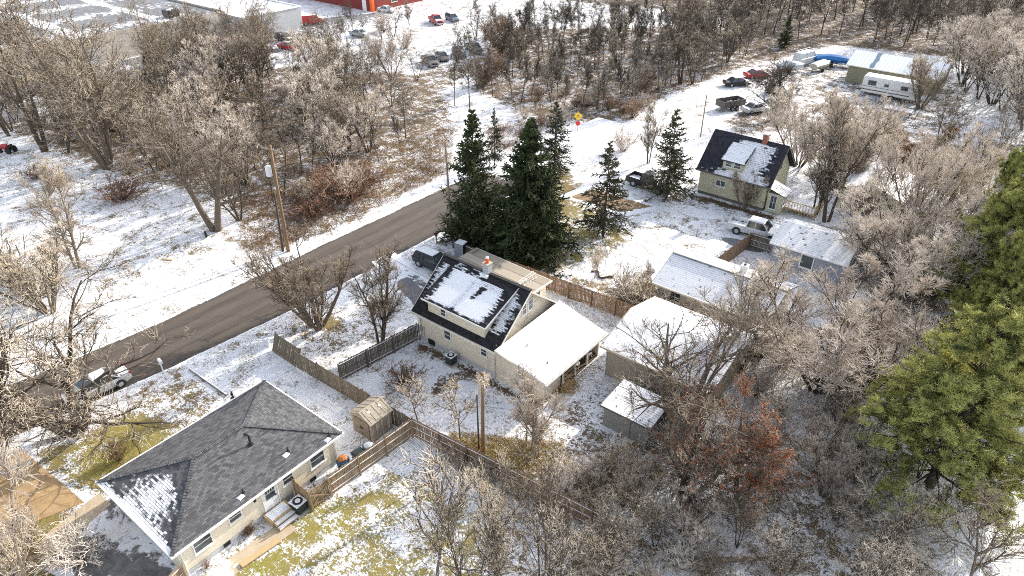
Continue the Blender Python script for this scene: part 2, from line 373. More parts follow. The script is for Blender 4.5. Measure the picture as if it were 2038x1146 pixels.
def stroke(p, q, r, bare, green, lit):
    a_ = np.array(G(*p)); b_ = np.array(G(*q)); d = b_-a_; L = d@d
    tt = np.clip(((X-a_[0])*d[0]+(Y-a_[1])*d[1])/L, 0, 1); D = np.hypot(X-a_[0]-tt*d[0], Y-a_[1]-tt*d[1])/r
    k = np.clip(1.6-D*1.2, 0, 1)
    for i, v in enumerate((bare, green, lit)): mask[..., i] = mask[..., i]*(1-k)+v*k
zone([(-500, 250), (230, 350), (420, 390), (540, 520), (620, 440), (760, 330), (900, 240), (880, 150), (600, 130), (400, 150), (0, 190), (-500, 190)], .58, .05, .65)
zone([(940, 180), (1080, 240), (1230, 245), (1330, 190), (1500, 130), (1520, 40), (1040, 50), (950, 110)], .58, .0, .8)
zone([(880, 60), (1520, 50), (1520, -60), (700, -60)], .3, 0, .7)
zone([(1500, 130), (1660, 90), (2300, 160), (2300, -60), (1000, -80), (1000, -10), (1450, 30)], .64, .0, .85)
zone([(560, 480), (640, 470), (780, 400), (895, 345), (905, 250), (850, 262), (700, 320), (600, 370)], .48, .12, .12)
zone([(470, 500), (560, 500), (640, 440), (600, 380), (520, 400)], .5, .1, .4)
zone([(0, 250), (230, 350), (430, 390), (480, 470), (200, 590), (-100, 600)], .24, .1, .3)
zone([(900, 250), (1000, 230), (1120, 260), (1080, 300), (900, 330)], .30, .0, .5)
zone([(1480, 130), (1680, 110), (1930, 170), (1900, 330), (1650, 330), (1560, 240)], .44, .0, .8)
zone([(1440, 240), (1500, 215), (1570, 220), (1560, 260), (1480, 270)], .55, 0, .8, 1)
zone([(840, 140), (1000, 100), (1000, 130), (860, 175)], .5, .1, .5, 1); zone([(560, 100), (840, 30), (1000, 20), (1000, 60), (860, 140), (620, 150)], .24, .0, .4)
zone([(1640, 300), (2200, 260), (2200, 900), (1900, 900), (1680, 640), (1560, 500), (1690, 470), (1760, 400)], .40, .05, .8)
zone([(150, 880), (330, 790), (430, 830), (360, 860), (210, 990), (110, 945)], .74, .75, 0, 1)
zone([(250, 780), (370, 735), (455, 800), (400, 850), (330, 850)], .42, .15, .1, 1)
zone([(60, 900), (150, 870), (180, 900), (110, 940)], .6, .6, .1, 1)
zone([(-100, 960), (40, 960), (120, 1000), (160, 1100), (60, 1200), (-100, 1200)], .78, .55, 0, 1)
zone([(120, 1050), (220, 1040), (240, 1146), (100, 1200)], .4, .1, .5, 1)
zone([(400, 1160), (560, 1060), (700, 985), (830, 905), (900, 940), (1010, 1050), (1080, 1200), (400, 1250)], .44, .62, .05, 1)
blob(640, 1020, 2.2, .62, .9, 0); blob(520, 1110, 2, .62, .9, 0); blob(640, 960, 1.0, .3, .6, 0)
zone([(810, 885), (880, 900), (1010, 985), (960, 1020), (850, 960)], .14, .2, .1, 2)
zone([(830, 850), (960, 880), (1050, 870), (1130, 880), (1150, 940), (1060, 960), (880, 890)], .72, .65, .1, 1)
zone([(1050, 940), (1250, 850), (1500, 840), (1720, 900), (1900, 960), (1880, 1300), (1000, 1300), (1000, 1060)], .44, .1, .6)
zone([(1880, 930), (2200, 800), (2200, 1400), (1890, 1250)], -.15, 0, 0)
blob(1760, 960, 3, .12, 0, .6); blob(1450, 1080, 3, .2, 0, .8)
zone([(1040, 870), (1130, 790), (1200, 720), (1205, 800), (1210, 860), (1080, 920)], .40, .05, .75, 1)
stroke((1020, 862), (1140, 778), .55, -.4, 0, 0)  # whitened strip: sunlight between porch and garage shadows put into the ground mask
blob(1120, 770, 1.0, .7, .3, 0)
stroke((850, 770), (905, 790), .7, .62, .05, .9); stroke((885, 740), (915, 750), .9, .62, .05, .9); stroke((865, 775), (890, 755), .6, .6, .05, .9)
zone([(740, 700), (830, 680), (1000, 770), (1030, 800), (990, 860), (850, 850), (720, 770)], .15, .1, .3, 1)
stroke((870, 775), (925, 738), .8, .55, .0, .9)
zone([(560, 640), (680, 600), (760, 600), (740, 690), (640, 720), (590, 700)], .36, .1, .35, 1); blob(655, 645, 1.3, .62, .2, 0)
zone([(880, 470), (980, 350), (1130, 330), (1180, 430), (1150, 520), (1100, 545), (1000, 530)], .66, .4, .3, 2)
zone([(1100, 500), (1150, 390), (1240, 430), (1260, 470), (1220, 510), (1130, 540)], .48, .6, .1, 2)
zone([(1120, 530), (1300, 540), (1260, 600), (1180, 560)], .2, .3, .1, 2)
zone([(1200, 600), (1290, 560), (1560, 660), (1500, 720), (1400, 680), (1260, 625)], .78, .12, .02, 1)
stroke((1150, 560), (1250, 590), .7, .6, .1, .1)
stroke((1360, 395), (1540, 440), 1.4, .3, .1, .85); blob(1350, 395, 1.6, .55, .2, .8)
stroke((1380, 390), (1530, 432), .6, .75, .1, .95)
stroke((840, 690), (1030, 790), .45, .7, 0, .95)
zone([(520, 640), (600, 740), (700, 780), (640, 800), (520, 740), (440, 720)], .08, .1, .3, 1)
zone([(1530, 480), (1690, 540), (1760, 640), (1640, 640), (1540, 560)], .2, .1, .5, 1)
# wheel tracks worn into the snow
for p_, q_ in (((1170, 440), (1430, 470)), ((1180, 452), (1440, 450)), ((1240, 430), (1430, 440)), ((1330, 450), (1400, 475)), ((1250, 265), (1560, 150)), ((1275, 272), (1570, 165)),
               ((290, 640), (560, 515)), ((0, 760), (280, 655)), ((470, 690), (560, 650)), ((100, 560), (420, 470)), ((180, 580), (480, 470))):
    stroke(p_, q_, .5, .33, .1, .4)
stroke((300, 620), (560, 500), .5, .12, .1, .2)
def grid_mesh(name, X, Y, Z):
    ny, nx = X.shape; me = bpy.data.meshes.new(name); me.vertices.add(nx*ny); me.vertices.foreach_set('co', np.stack([X, Y, Z], -1).ravel())
    idx = np.arange(nx*ny).reshape(ny, nx); q = np.stack([idx[:-1, :-1], idx[:-1, 1:], idx[1:, 1:], idx[1:, :-1]], -1).reshape(-1, 4)
    set_faces(me, q); return me
def set_faces(me, q):
    n, k = q.shape; me.loops.add(n*k); me.loops.foreach_set('vertex_index', q.ravel()); me.polygons.add(n)
    me.polygons.foreach_set('loop_start', np.arange(n)*k); me.polygons.foreach_set('loop_total', np.full(n, k)); me.update(); me.validate()
me = grid_mesh('ground', X, Y, np.zeros_like(X))
at = me.attributes.new('mask', 'FLOAT_COLOR', 'POINT'); at.data.foreach_set('color', np.concatenate([np.clip(mask, -1, 2), np.ones(X.shape+(1,))], -1).ravel())
me.materials.append(M['ground']); go = bpy.data.objects.new('ground', me); C.objects.link(go); tag(go, 'snow covered ground with bare grass and leaf litter showing through', 'ground', kind='structure')

def sheet(name, cols, mat, z, covf, label):
    """a strip of ground surface from a list of cross sections (lists of points)"""
    A = np.array(cols, float); ny, nx = A.shape[:2]; me = grid_mesh(name, A[..., 0], A[..., 1], np.full((ny, nx), z))
    cv = np.array([[covf(i/(nx-1), j/(ny-1), A[j, i]) for i in range(nx)] for j in range(ny)])
    at = me.attributes.new('cov', 'FLOAT', 'POINT'); at.data.foreach_set('value', cv.ravel()); me.materials.append(M[mat])
    at = me.attributes.new('across', 'FLOAT', 'POINT'); at.data.foreach_set('value', np.tile(np.linspace(0, 1, nx), ny))
    if me.polygons[0].normal[2] < 0: me.flip_normals()
    o = bpy.data.objects.new(name, me); C.objects.link(o); tag(o, label, name.replace('_', ' '), kind='structure'); return o
def strip(L, Rr, n, m):
    """left and right polylines given as (v: u) samples along Y, resampled"""
    def rs(P, n):
        P = np.array(P, float); d = np.r_[0, np.cumsum(np.hypot(*np.diff(P, axis=0).T))]; s_ = np.linspace(0, d[-1], n)
        return np.stack([np.interp(s_, d, P[:, 0]), np.interp(s_, d, P[:, 1])], -1)
    A = rs(L, n); B = rs(Rr, n); return [[a_*(1-k)+b_*k for k in np.linspace(0, 1, m)] for a_, b_ in zip(A, B)]
def quadsheet(p, n=16, m=16):
    p = [np.array(q, float) for q in p]
    return [[p[0]*(1-i)*(1-j)+p[1]*i*(1-j)+p[2]*i*j+p[3]*(1-i)*j for i in np.linspace(0, 1, n)] for j in np.linspace(0, 1, m)]
Lr = [(-60.5, -6), (-58.6, 3), (-57.5, 9), (-56.9, 14), (-56.2, 20), (-56.1, 34), (-55.6, 56), (-55.2, 75), (-54, 90)]
Rw = [(-51.6, -6), (-51.2, 3), (-50.7, 7), (-49.3, 17), (-48.1, 30), (-47.7, 48), (-47.6, 56), (-47.2, 75), (-46, 90)]
def rcov(a_, b_, p):
    e = max(0, .10-a_)*9 + max(0, a_-.95)*16; far = max(0, (p[1]-60)/8)
    return min(1.2, e+min(far, 1.0))
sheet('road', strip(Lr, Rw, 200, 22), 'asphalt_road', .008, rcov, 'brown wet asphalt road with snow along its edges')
edge = lambda k=7, w=.12: (lambda a_, b_, p: max(0, w-min(a_, 1-a_, b_, 1-b_))*k)
sheet('driveway', quadsheet([(-49, 39.3), (-37.5, 35.5), (-37.5, 39.2), (-49, 42.2)]), 'asphalt_lot', .012, lambda a_, b_, p: .35+(.25 if a_ < .45 else -.35 if b_ < .6 else .1)+max(0, .15-min(b_, 1-b_))*4, 'grey asphalt driveway half covered by snow beside the dormer house')
sheet('apron', quadsheet([G(1110, 390), G(1245, 430), G(1325, 414), G(1170, 368)]), 'dirt_bare', .012, edge(6, .2), 'bare brown driveway entrance between the spruces')
sheet('slab', [[np.array(G(1478, 487))+np.array((cos(a_)*r*2.3, sin(a_)*r*.9)) for a_ in np.linspace(0, 2*pi, 33)] for r in np.linspace(.02, 1, 8)], 'asphalt_lot', .012, lambda a_, b_, p: max(0, b_-.85)*2, 'rounded bare asphalt pad by the plank fence')
sheet('driveway', quadsheet([G(395, 1290), G(355, 1128), G(222, 994), G(60, 1120)]), 'asphalt_wet', .012, lambda a_, b_, p: .46+.14*sin(a_*7+b_*3), 'dark wet driveway at the end of the ranch house')
sheet('walkway', quadsheet([G(-60, 1180), G(-20, 1210), G(222, 1003), G(196, 982)]), 'concrete_slab', .02, edge(3, .05), 'pale concrete walk leading to the ranch house')
sheet('verge', quadsheet([G(-120, 1010), G(-60, 1090), G(168, 1000), G(42, 893)]), 'sand_slab', .016, lambda a_, b_, p: .27+max(0, .4-b_)*.8, 'sandy bare ground beside the concrete walk')
sheet('drain', quadsheet([G(-60, 972), G(-60, 958), G(66, 912), G(66, 924)], 20, 4), 'asphalt_wet', .024, lambda a_, b_, p: 0, 'dark strip across the sandy ground')
sheet('path', quadsheet([(-29.9, 8.2), (-28.6, 8.2), (-28.3, 14.2), (-29.5, 14.2)]), 'concrete_slab', .016, lambda a_, b_, p: .25+.3*sin(b_*7), 'snowy concrete path along the ranch house wall')
sheet('parking_lot', quadsheet([(-142.5, 20), (-122, 20), (-124, 84), (-142.5, 84)], 20, 40), 'asphalt_lot', .012, lambda a_, b_, p: .22+.25*sin(p[1]*.35)+.1*sin(p[0]), 'grey parking lot streaked with snow before the low commercial building')
sheet('parking_lot', quadsheet([(-150, 86), (-122, 84), (-122, 119), (-136, 119)], 20, 40), 'asphalt_lot', .016, lambda a_, b_, p: .3+.35*a_, 'dark lot in front of the red building')

# ------------------------------------------------------------------ buildings
class Bld:
    def __init__(s, name, label, x, y, cat='house', group=None, z=0):
        s.r = thing(name, label, cat, (x, y, z), 0, group); s.o = (x, y, z)
    def part(s, mb, name, mats, label=None, parent=None, smooth=False):
        o = mb.build(name, mats, parent or s.r, s.o, smooth)
        if label: o['label'] = label
        return o
    def window(s, ax, c, sg, a0, a1, z0, z1, fr='white_paint', mid='h', name='window', fw=.07):
        """window on the wall plane ax=c facing sg"""
        f = MB(); g = MB()
        def bx(mb, p, q, r_, t_, d0, d1):
            lo, hi = sorted((c+sg*d0, c+sg*d1))
            if ax == 'x': mb.box(lo, hi, p, q, r_, t_)
            else: mb.box(p, q, lo, hi, r_, t_)
        bx(f, a0, a0+fw, z0, z1, .003, .06); bx(f, a1-fw, a1, z0, z1, .003, .06); bx(f, a0+fw, a1-fw, z1-fw, z1, .003, .06); bx(f, a0+fw, a1-fw, z0, z0+fw, .003, .06)
        bx(f, a0-.04, a1+.04, z0-.05, z0-.002, .003, .10)
        if mid == 'h': bx(f, a0+fw, a1-fw, (z0+z1)/2-.025, (z0+z1)/2+.025, .003, .05)
        elif mid == 'v': bx(f, (a0+a1)/2-.03, (a0+a1)/2+.03, z0+fw, z1-fw, .003, .05)
        elif mid == 'g':
            bx(f, (a0+a1)/2-.02, (a0+a1)/2+.02, z0+fw, z1-fw, .003, .045); bx(f, a0+fw, a1-fw, (z0+z1)/2-.02, (z0+z1)/2+.02, .003, .05)
        bx(g, a0+fw+.002, a1-fw-.002, z0+fw+.002, z1-fw-.002, .005, .025)
        w = s.part(f, name, fr); s.part(g, 'pane', 'glass', None, w); return w
def tri_panel(mb, a_, b_, apex, **k): return mb.panel(a_, b_, apex, apex, **k)

# --- ranch house, lower left
b = Bld('ranch_house', 'long ranch house with dark grey hip roof and cream siding, nearest the camera', -34.5, 13.8)
ex0, ex1, ey0, ey1, ez, rz = -38.85, -30.18, 7.72, 19.92, 2.7, 4.1; ry0, ry1, rx = 12.05, 15.6, -34.5
wx0, wx1, wy0, wy1 = -38.45, -30.55, 8.1, 19.55
b.part(MB().box(wx0, wx1, wy0, wy1, .45, 2.62), 'wall', 'siding_cream')
b.part(MB().box(wx0+.03, wx1-.03, wy0+.03, wy1-.03, -.1, .448), 'foundation', 'foundation')
b.part(MB().box(wx0+.02, wx1-.02, wy0+.02, wy1-.02, 2.621, 2.66), 'soffit', 'soffit')
rf = MB(); sw = lambda a_, bb: .26+.42*math.exp(-((a_-.5)**2)*7-((bb-.33)**2)*7)*1.15+max(0, .10-bb)*6.5-max(0, bb-.55)*1.3-abs(a_-.5)*.25
rf.panel((ex1, ey0, ez), (ex1, ey1, ez), (rx, ry1, rz), (rx, ry0, rz), 30, 14, lambda a_, b_: -.9)
rf.panel((ex0, ey1, ez), (ex0, ey0, ez), (rx, ry0, rz), (rx, ry1, rz), 30, 14, lambda a_, b_: -.9)
rf.panel((ex0, ey0, ez), (ex1, ey0, ez), (rx, ry0, rz), (rx, ry0, rz), 40, 24, sw)
rf.panel((ex1, ey1, ez), (ex0, ey1, ez), (rx, ry1, rz), (rx, ry1, rz), 20, 14, lambda a_, b_: -.9)
roof = b.part(rf, 'roof', 'shingle_grey')
cp = MB()
for p_, q_ in (((ex1, ey0), (rx, ry0)), ((ex0, ey0), (rx, ry0)), ((ex1, ey1), (rx, ry1)), ((ex0, ey1), (rx, ry1)), ((rx, ry0), (rx, ry1))):
    z0_, z1_ = (ez, rz) if p_ != (rx, ry0) else (rz, rz); n = 34
    for i in range(n):
        u0, u1 = i/n, (i+.93)/n
        P = lambda k: (p_[0]+(q_[0]-p_[0])*k, p_[1]+(q_[1]-p_[1])*k, z0_+(z1_-z0_)*k+.035-.02*((k*n) % 1))
        cp.obox(P(u0), P(u1), .26, .035)
b.part(cp, 'ridge_cap', 'shingle_grey', parent=roof)
g = MB()
for x0, x1, y0, y1 in ((ex0-.1, ex0-.004, ey0-.1, ey1+.1), (ex1+.004, ex1+.1, ey0-.1, ey1+.1), (ex0, ex1, ey0-.1, ey0-.004), (ex0, ex1, ey1+.004, ey1+.1)): g.box(x0, x1, y0, y1, 2.58, 2.715)
b.part(g, 'gutter', 'white_paint')
for y_ in (8.25, 19.4):
    b.part(MB().tube([(wx1+.05, y_, .2), (wx1+.05, y_, 2.5), (ex1+.03, y_, 2.6)], .04, 6), 'downspout', 'white_paint')
for a0, a1, z0, z1 in ((8.95, 10.15, 1.2, 2.35), (11.3, 12.2, 1.55, 2.35), (15.15, 16.0, 1.45, 2.3), (17.3, 18.5, 1.15, 2.3)): b.window('x', wx1, 1, a0, a1, z0, z1)
for a0, a1, z0, z1 in ((-36.7, -35.4, 1.3, 2.3), (-33.6, -32.4, 1.3, 2.3)): b.window('y', wy0, -1, a0, a1, z0, z1)
for a0, a1 in ((9.6, 11.0), (12.8, 13.6), (16.3, 17.4)): b.window('x', wx0, -1, a0, a1, 1.2, 2.3)
for y_ in (10.6, 17.1): b.part(MB().box(wx1-.02, wx1+.03, y_, y_+.45, .12, .38), 'basement_window', 'dark_opening')
d = b.part(MB().box(wx1+.002, wx1+.05, 13.72, 14.66, .5, 2.5), 'door', 'white_paint')
b.part(MB().box(wx1+.051, wx1+.07, 13.86, 14.52, 1.35, 2.36), 'door_glass', 'glass', parent=d)
gr = MB()
for i in range(1, 4): gr.box(wx1+.071, wx1+.085, 13.86+i*.165-.012, 13.86+i*.165+.012, 1.88, 2.36)
gr.box(wx1+.071, wx1+.09, 13.86, 14.52, 1.84, 1.88); b.part(gr, 'door_grid', 'white_paint', parent=d)
b.part(MB().box(wx1+.051, wx1+.1, 14.5, 14.56, 1.3, 1.42), 'handle', 'black_metal', parent=d)
b.part(MB().box(wx1+.004, wx1+.07, 13.6, 13.7, .5, 2.6).box(wx1+.004, wx1+.07, 14.68, 14.78, .5, 2.6), 'door_frame', 'white_paint')
st = MB(); st.box(wx1+.1, wx1+1.0, 13.35, 14.95, .42, .5).box(wx1+1.0, wx1+1.32, 13.45, 14.95, .24, .31).box(wx1+1.32, wx1+1.64, 13.45, 14.95, .08, .15)
st.box(wx1+.1, wx1+1.0, 13.36, 13.42, 0, .42).box(wx1+.1, wx1+1.0, 14.88, 14.94, 0, .42).box(wx1+.94, wx1+.99, 13.44, 14.86, 0, .41)
b.part(st, 'steps', 'raw_wood'); b.part(MB().box(wx1+.2, wx1+.93, 13.45, 14.8, .501, .53).box(wx1+1.02, wx1+1.3, 13.5, 14.9, .311, .335).box(wx1+1.34, wx1+1.62, 13.5, 14.9, .151, .175), 'step_snow', 'snow')
b.part(MB().box(wx1+.004, wx1+.16, 13.05, 13.2, 2.0, 2.2), 'wall_lamp', 'black_metal')
rz_at = lambda x: ez+(ex1-x)*(rz-ez)/(ex1-rx)
def ff(px, py):
    """point on the ranch roof's right slope"""
    best = None
    for i in range(60):
        z = 2.7+i*.025; x, y = G(px, py, z); e = abs(rz_at(x)-z)
        if best is None or e < best[0]: best = (e, x, y, z)
    return best[1:]
x, y, z = ff(499, 884)
b.part(MB().tube([(x, y, z-.05), (x, y, z+.82), (x-.06, y-.12, z+.95), (x-.1, y-.25, z+.92)], [.075, .075, .1, .1], 8).tube([(x, y, z-.02), (x, y, z+.06)], .17, 8), 'flue_pipe', 'black_metal')
for q in ((484, 981), (573, 898), (655, 868)):
    x, y, z = ff(*q); b.part(MB().tube([(x, y, z-.05), (x, y, z+.36)], .045, 7).tube([(x, y, z-.02), (x, y, z+.05)], .12, 7), 'vent_pipe', 'black_metal')
    s_ = MB(); s_.add([(x+.02, y-.5, rz_at(x+.02)+.02), (x+.3, y-.42, rz_at(x+.3)+.02), (x+.25, y-.02, rz_at(x+.25)+.02), (x-.02, y-.08, rz_at(x-.02)+.02), (x+.1, y-.25, z+.09)], [(0, 1, 4), (1, 2, 4), (2, 3, 4), (3, 0, 4)]); b.part(s_, 'vent_snow', 'snow')

# --- house with the big shed dormer, centre
b = Bld('dormer_house', 'cream house with snowy shed dormer, black shingle edges and a big white porch roof', -31.8, 37)
HX0, HX1, HY0, HY1 = -36.0, -27.7, 33.1, 40.9; sl_ = .814
zf = lambda v: 3.0+(v-32.7)*sl_
w = MB(); w.prism([(HX0, HY0), (HX1, HY0), (HX1, HY1), (HX0, HY1)], .5, 2.95)
for x in (HX0, HX1-.2): w.ext([(x, HY0, 2.951), (x, HY1, 2.951), (x, HY1, 3.22), (x, 37, 6.32), (x, HY0, 3.22)], (.2, 0, 0))
b.part(w, 'wall', 'siding_old'); b.part(MB().box(HX0-.03, HX1+.03, HY0-.03, HY1+.03, -.1, .498), 'foundation', 'foundation')
rf = MB()
def mcov(a_, b_):
    c_ = -.25
    if a_ < .16: c_ = .66-abs(a_-.09)*4
    if a_ > .80: c_ = .72-abs(a_-.89)*3.5-abs(b_-.5)*.35
    if b_ < .22: c_ = min(c_, .02+.1*sin(a_*9))
    if b_ > .9: c_ = .12
    return c_
rf.panel((-36.45, 32.7, 3.0), (-27.25, 32.7, 3.0), (-27.25, 37, 6.5), (-36.45, 37, 6.5), 60, 24, mcov, .14)
rf.panel((-27.25, 41.3, 3.0), (-36.45, 41.3, 3.0), (-36.45, 37, 6.5), (-27.25, 37, 6.5), 40, 16, lambda a_, b_: .35, .14)
roof = b.part(rf, 'roof', 'shingle_black')
b.part(MB().obox((-36.5, 37, 6.54), (-27.2, 37, 6.54), .3, .06), 'ridge_cap', 'shingle_black', parent=roof)
tr = MB()
for x in (-36.5, -27.24):
    tr.ext([(x, 32.66, 2.83), (x, 32.66, 2.99), (x, 37, 6.49), (x, 37, 6.33)], (.05, 0, 0)).ext([(x, 41.34, 2.83), (x, 41.34, 2.99), (x, 37, 6.49), (x, 37, 6.33)], (.05, 0, 0))
tr.box(-36.45, -27.25, 32.58, 32.69, 2.84, 3.0)
b.part(tr, 'trim', 'cream_trim')
# dormer
DX0, DX1, DY = -34.9, -28.85, 33.2; ez_, tz_, dy0, dy1 = 4.72, 6.42, 32.85, 36.9
dz = lambda v: ez_+(v-dy0)*(tz_-ez_)/(dy1-dy0)
w = MB(); w.box(DX0, DX1, DY, DY+.15, zf(DY)-.05, dz(DY)-.12)
for x in (DX0, DX1-.12): w.ext([(x, DY+.151, zf(DY)-.05), (x, DY+.151, dz(DY)-.1), (x, 36.6, dz(36.6)-.12), (x, 36.6, zf(36.6)-.25)], (.12, 0, 0))
dw = b.part(w, 'dormer', 'siding_cream')
rf = MB()
def dcov(a_, b_):
    e = min(a_, 1-a_)*6; c_ = .05+min(.95, e*.85)
    c_ = min(c_, .25+b_*6) if b_ < .1 else c_
    c_ -= .75*math.exp(-((a_-.60-.12*(b_-.5))/.045)**2)*(1 if .38 < b_ < .72 else .2)
    c_ -= .35*math.exp(-((a_-.46)/.03)**2)
    if b_ > .84: c_ = min(c_, .42)
    if a_ > .5 and b_ > .66: c_ -= .25
    return c_
rf.panel((-35.3, dy0, ez_), (-28.5, dy0, ez_), (-28.35, dy1, tz_), (-35.15, dy1, tz_), 60, 40, dcov, .12)
b.part(rf, 'dormer_roof', 'shingle_black', parent=dw)
t_ = MB(); t_.box(-35.3, -28.5, dy0-.05, dy0-.003, ez_-.14, ez_-.01).ext([(-28.49, dy0, ez_-.16), (-28.49, dy0, ez_-.005), (-28.34, dy1, tz_-.005), (-28.34, dy1, tz_-.16)], (.05, 0, 0))
b.part(t_, 'dormer_trim', 'white_paint', parent=dw)
b.window('y', DY, -1, -33.5, -32.85, 3.62, 4.32); b.window('y', HY0, -1, -33.15, -32.35, 1.5, 2.45); b.window('y', HY0, -1, -29.2, -28.5, 1.7, 2.5)
b.window('x', HX1, 1, 36.4, 37.05, 4.2, 5.25); b.window('x', HX1, 1, 37.25, 37.9, 4.25, 5.3)
b.window('x', HX0, -1, 34.2, 35.1, 1.2, 2.5); b.window('x', HX0, -1, 38.6, 39.6, 1.2, 2.5); b.window('x', HX0, -1, 36.6, 37.5, 4.0, 5.2)
b.part(MB().tube([(-35.75, 33.0, .4), (-35.75, 33.0, 2.8)], .03, 6).box(-35.9, -35.6, 32.9, 33.09, 1.1, 1.55).tube([(-35.45, 33.03, .6), (-35.45, 33.03, 1.6)], .025, 6), 'electric_meter', 'grey_metal')
b.part(MB().box(-35.0, -34.3, 33.0, 33.068, .1, .6), 'basement_window', 'dark_opening')
b.part(MB().tube([(-36.0, 32.98, .1), (-36.0, 32.98, 2.8)], .035, 6).tube([(-27.75, 32.98, .1), (-27.75, 32.98, 2.8)], .035, 6), 'downspout', 'cream_trim')
# chimney on the ridge
ch = b.part(MB().box(-31.95, -31.4, 36.75, 37.3, 5.9, 7.35), 'chimney', 'block_grey')
b.part(MB().box(-32.0, -31.35, 36.7, 37.35, 7.352, 7.42), 'cap', 'concrete', parent=ch); b.part(MB().tube([(-31.68, 37.02, 7.42), (-31.68, 37.02, 7.85)], [.17, .13], 10), 'chimney_pot', 'orange_paint', parent=ch)
b.part(MB().tube([(-31.68, 37.02, 7.852), (-31.68, 37.02, 7.95), (-31.68, 37.02, 8.02)], [.15, .13, .04], 10), 'snow_cap', 'snow', parent=ch)
b.part(MB().box(-32.05, -31.3, 36.5, 36.745, 6.2, 6.5), 'snow_patch', 'snow', parent=ch)
# porch addition
pz = lambda u: 3.45+(u+27.3)*(2.45-3.45)/4.8
b.part(MB().ext([(-27.65, 40.65, .001), (-23.0, 40.65, .001), (-23.0, 40.65, pz(-23.0)-.16), (-27.65, 40.65, pz(-27.65)-.16)], (0, .15, 0)), 'porch_wall', 'siding_old')
w = MB(); w.ext([(-27.65, 33.1, .001), (-23.0, 33.1, .001), (-23.0, 33.1, pz(-23.0)-.16), (-27.65, 33.1, pz(-27.65)-.16)], (0, .15, 0))
b.part(w, 'porch_wall', 'siding_old'); b.part(MB().box(-23.2, -23.05, 33.26, 35.4, .0, 2.25), 'half_wall', 'siding_old')
rf = MB(); rf.panel((-22.5, 32.55, 2.45), (-22.3, 40.85, 2.45), (-27.22, 41.1, 3.45), (-27.22, 32.4, 3.45), 4, 4, None, .14)
pr = b.part(rf, 'porch_roof', 'cream_trim')
s_ = MB(); n = 26; vs = []
for j in range(n+1):
    for i in range(n+1):
        a_, c_ = i/n, j/n; x = -22.52*(1-c_)-27.2*c_; y = (32.58*(1-c_)+32.45*c_)*(1-a_)+(40.82*(1-c_)+41.05*c_)*a_
        e = min(a_, 1-a_, c_, 1-c_)*n; h_ = .03+(.09 if e >= 1 else 0)+.02*sin(x*2.1)*sin(y*1.3); vs.append((x, y, pz(x)+h_))
s_.add(vs, [(j*(n+1)+i, j*(n+1)+i+1, (j+1)*(n+1)+i+1, (j+1)*(n+1)+i) for j in range(n) for i in range(n)])
b.part(s_, 'roof_snow', 'snow', parent=pr, smooth=True)
b.part(MB().ext([(-22.45, 32.5, 2.28), (-22.45, 32.5, 2.44), (-22.25, 40.9, 2.44), (-22.25, 40.9, 2.28)], (.08, 0, 0)), 'gutter', 'white_paint', parent=pr)
for q in ((-25.75, 34.6), (-23.6, 34.3)):
    b.part(MB().tube([(q[0], q[1], pz(q[0])), (q[0], q[1], pz(q[0])+.3)], .05, 7), 'roof_vent', 'black_metal', parent=pr)
for y_ in (35.5, 37.2, 38.9, 40.55): b.part(MB().box(-22.95, -22.83, y_-.06, y_+.06, 0, 2.3), 'porch_post', 'cream_trim')
b.part(MB().box(-27.6, -22.85, 33.3, 40.6, .005, .12), 'porch_floor', 'porch_floor')
b.part(MB().box(-23.0, -22.9, 35.6, 37.1, .55, .62).box(-23.0, -22.9, 35.6, 37.1, 1.0, 1.06), 'railing', 'raw_wood')
b.window('y', HY0, -1, -25.5, -24.85, 1.3, 2.2)
# flat roofed wing behind
w = MB().box(-38.9, -30.7, 41.0, 44.0, 0, 2.6); b.part(w, 'rear_wing', 'siding_cream')
rf = MB(); rf.panel((-39.3, 41.0, 2.95), (-30.4, 41.0, 2.75), (-30.35, 44.3, 2.62), (-39.3, 44.3, 2.85), 40, 14, lambda a_, b_: .05-.1*a_, .12)
b.part(rf, 'rear_wing_roof', 'roof_brown'); b.part(MB().obox((-30.32, 41.0, 2.7), (-30.28, 44.34, 2.58), .06, .18).obox((-39.3, 44.33, 2.78), (-30.35, 44.33, 2.55), .05, .14), 'fascia', 'white_paint')
b.window('x', -30.7, 1, 42.2, 43.1, 1.1, 2.1)
rk = MB()
for i in range(6): rk.tube([(-31.6+i*.02, 41.5+i*.42, 2.75), (-31.75, 41.5+i*.42, 3.15), (-31.6-.35, 41.5+i*.42, 3.25)], .025, 5)
rk.tube([(-31.75, 41.4, 3.15), (-31.75, 43.8, 3.15)], .025, 5).tube([(-31.6, 41.4, 2.78), (-31.6, 43.8, 2.78)], .025, 5).tube([(-31.95, 41.4, 3.25), (-31.95, 43.8, 3.25)], .025, 5)
o = rk.build('pipe_rack', 'white_paint', None, (-31.6, 42.6, 2.7)); tag(o, 'white pipe rack lying on the brown roof of the rear wing', 'rack')

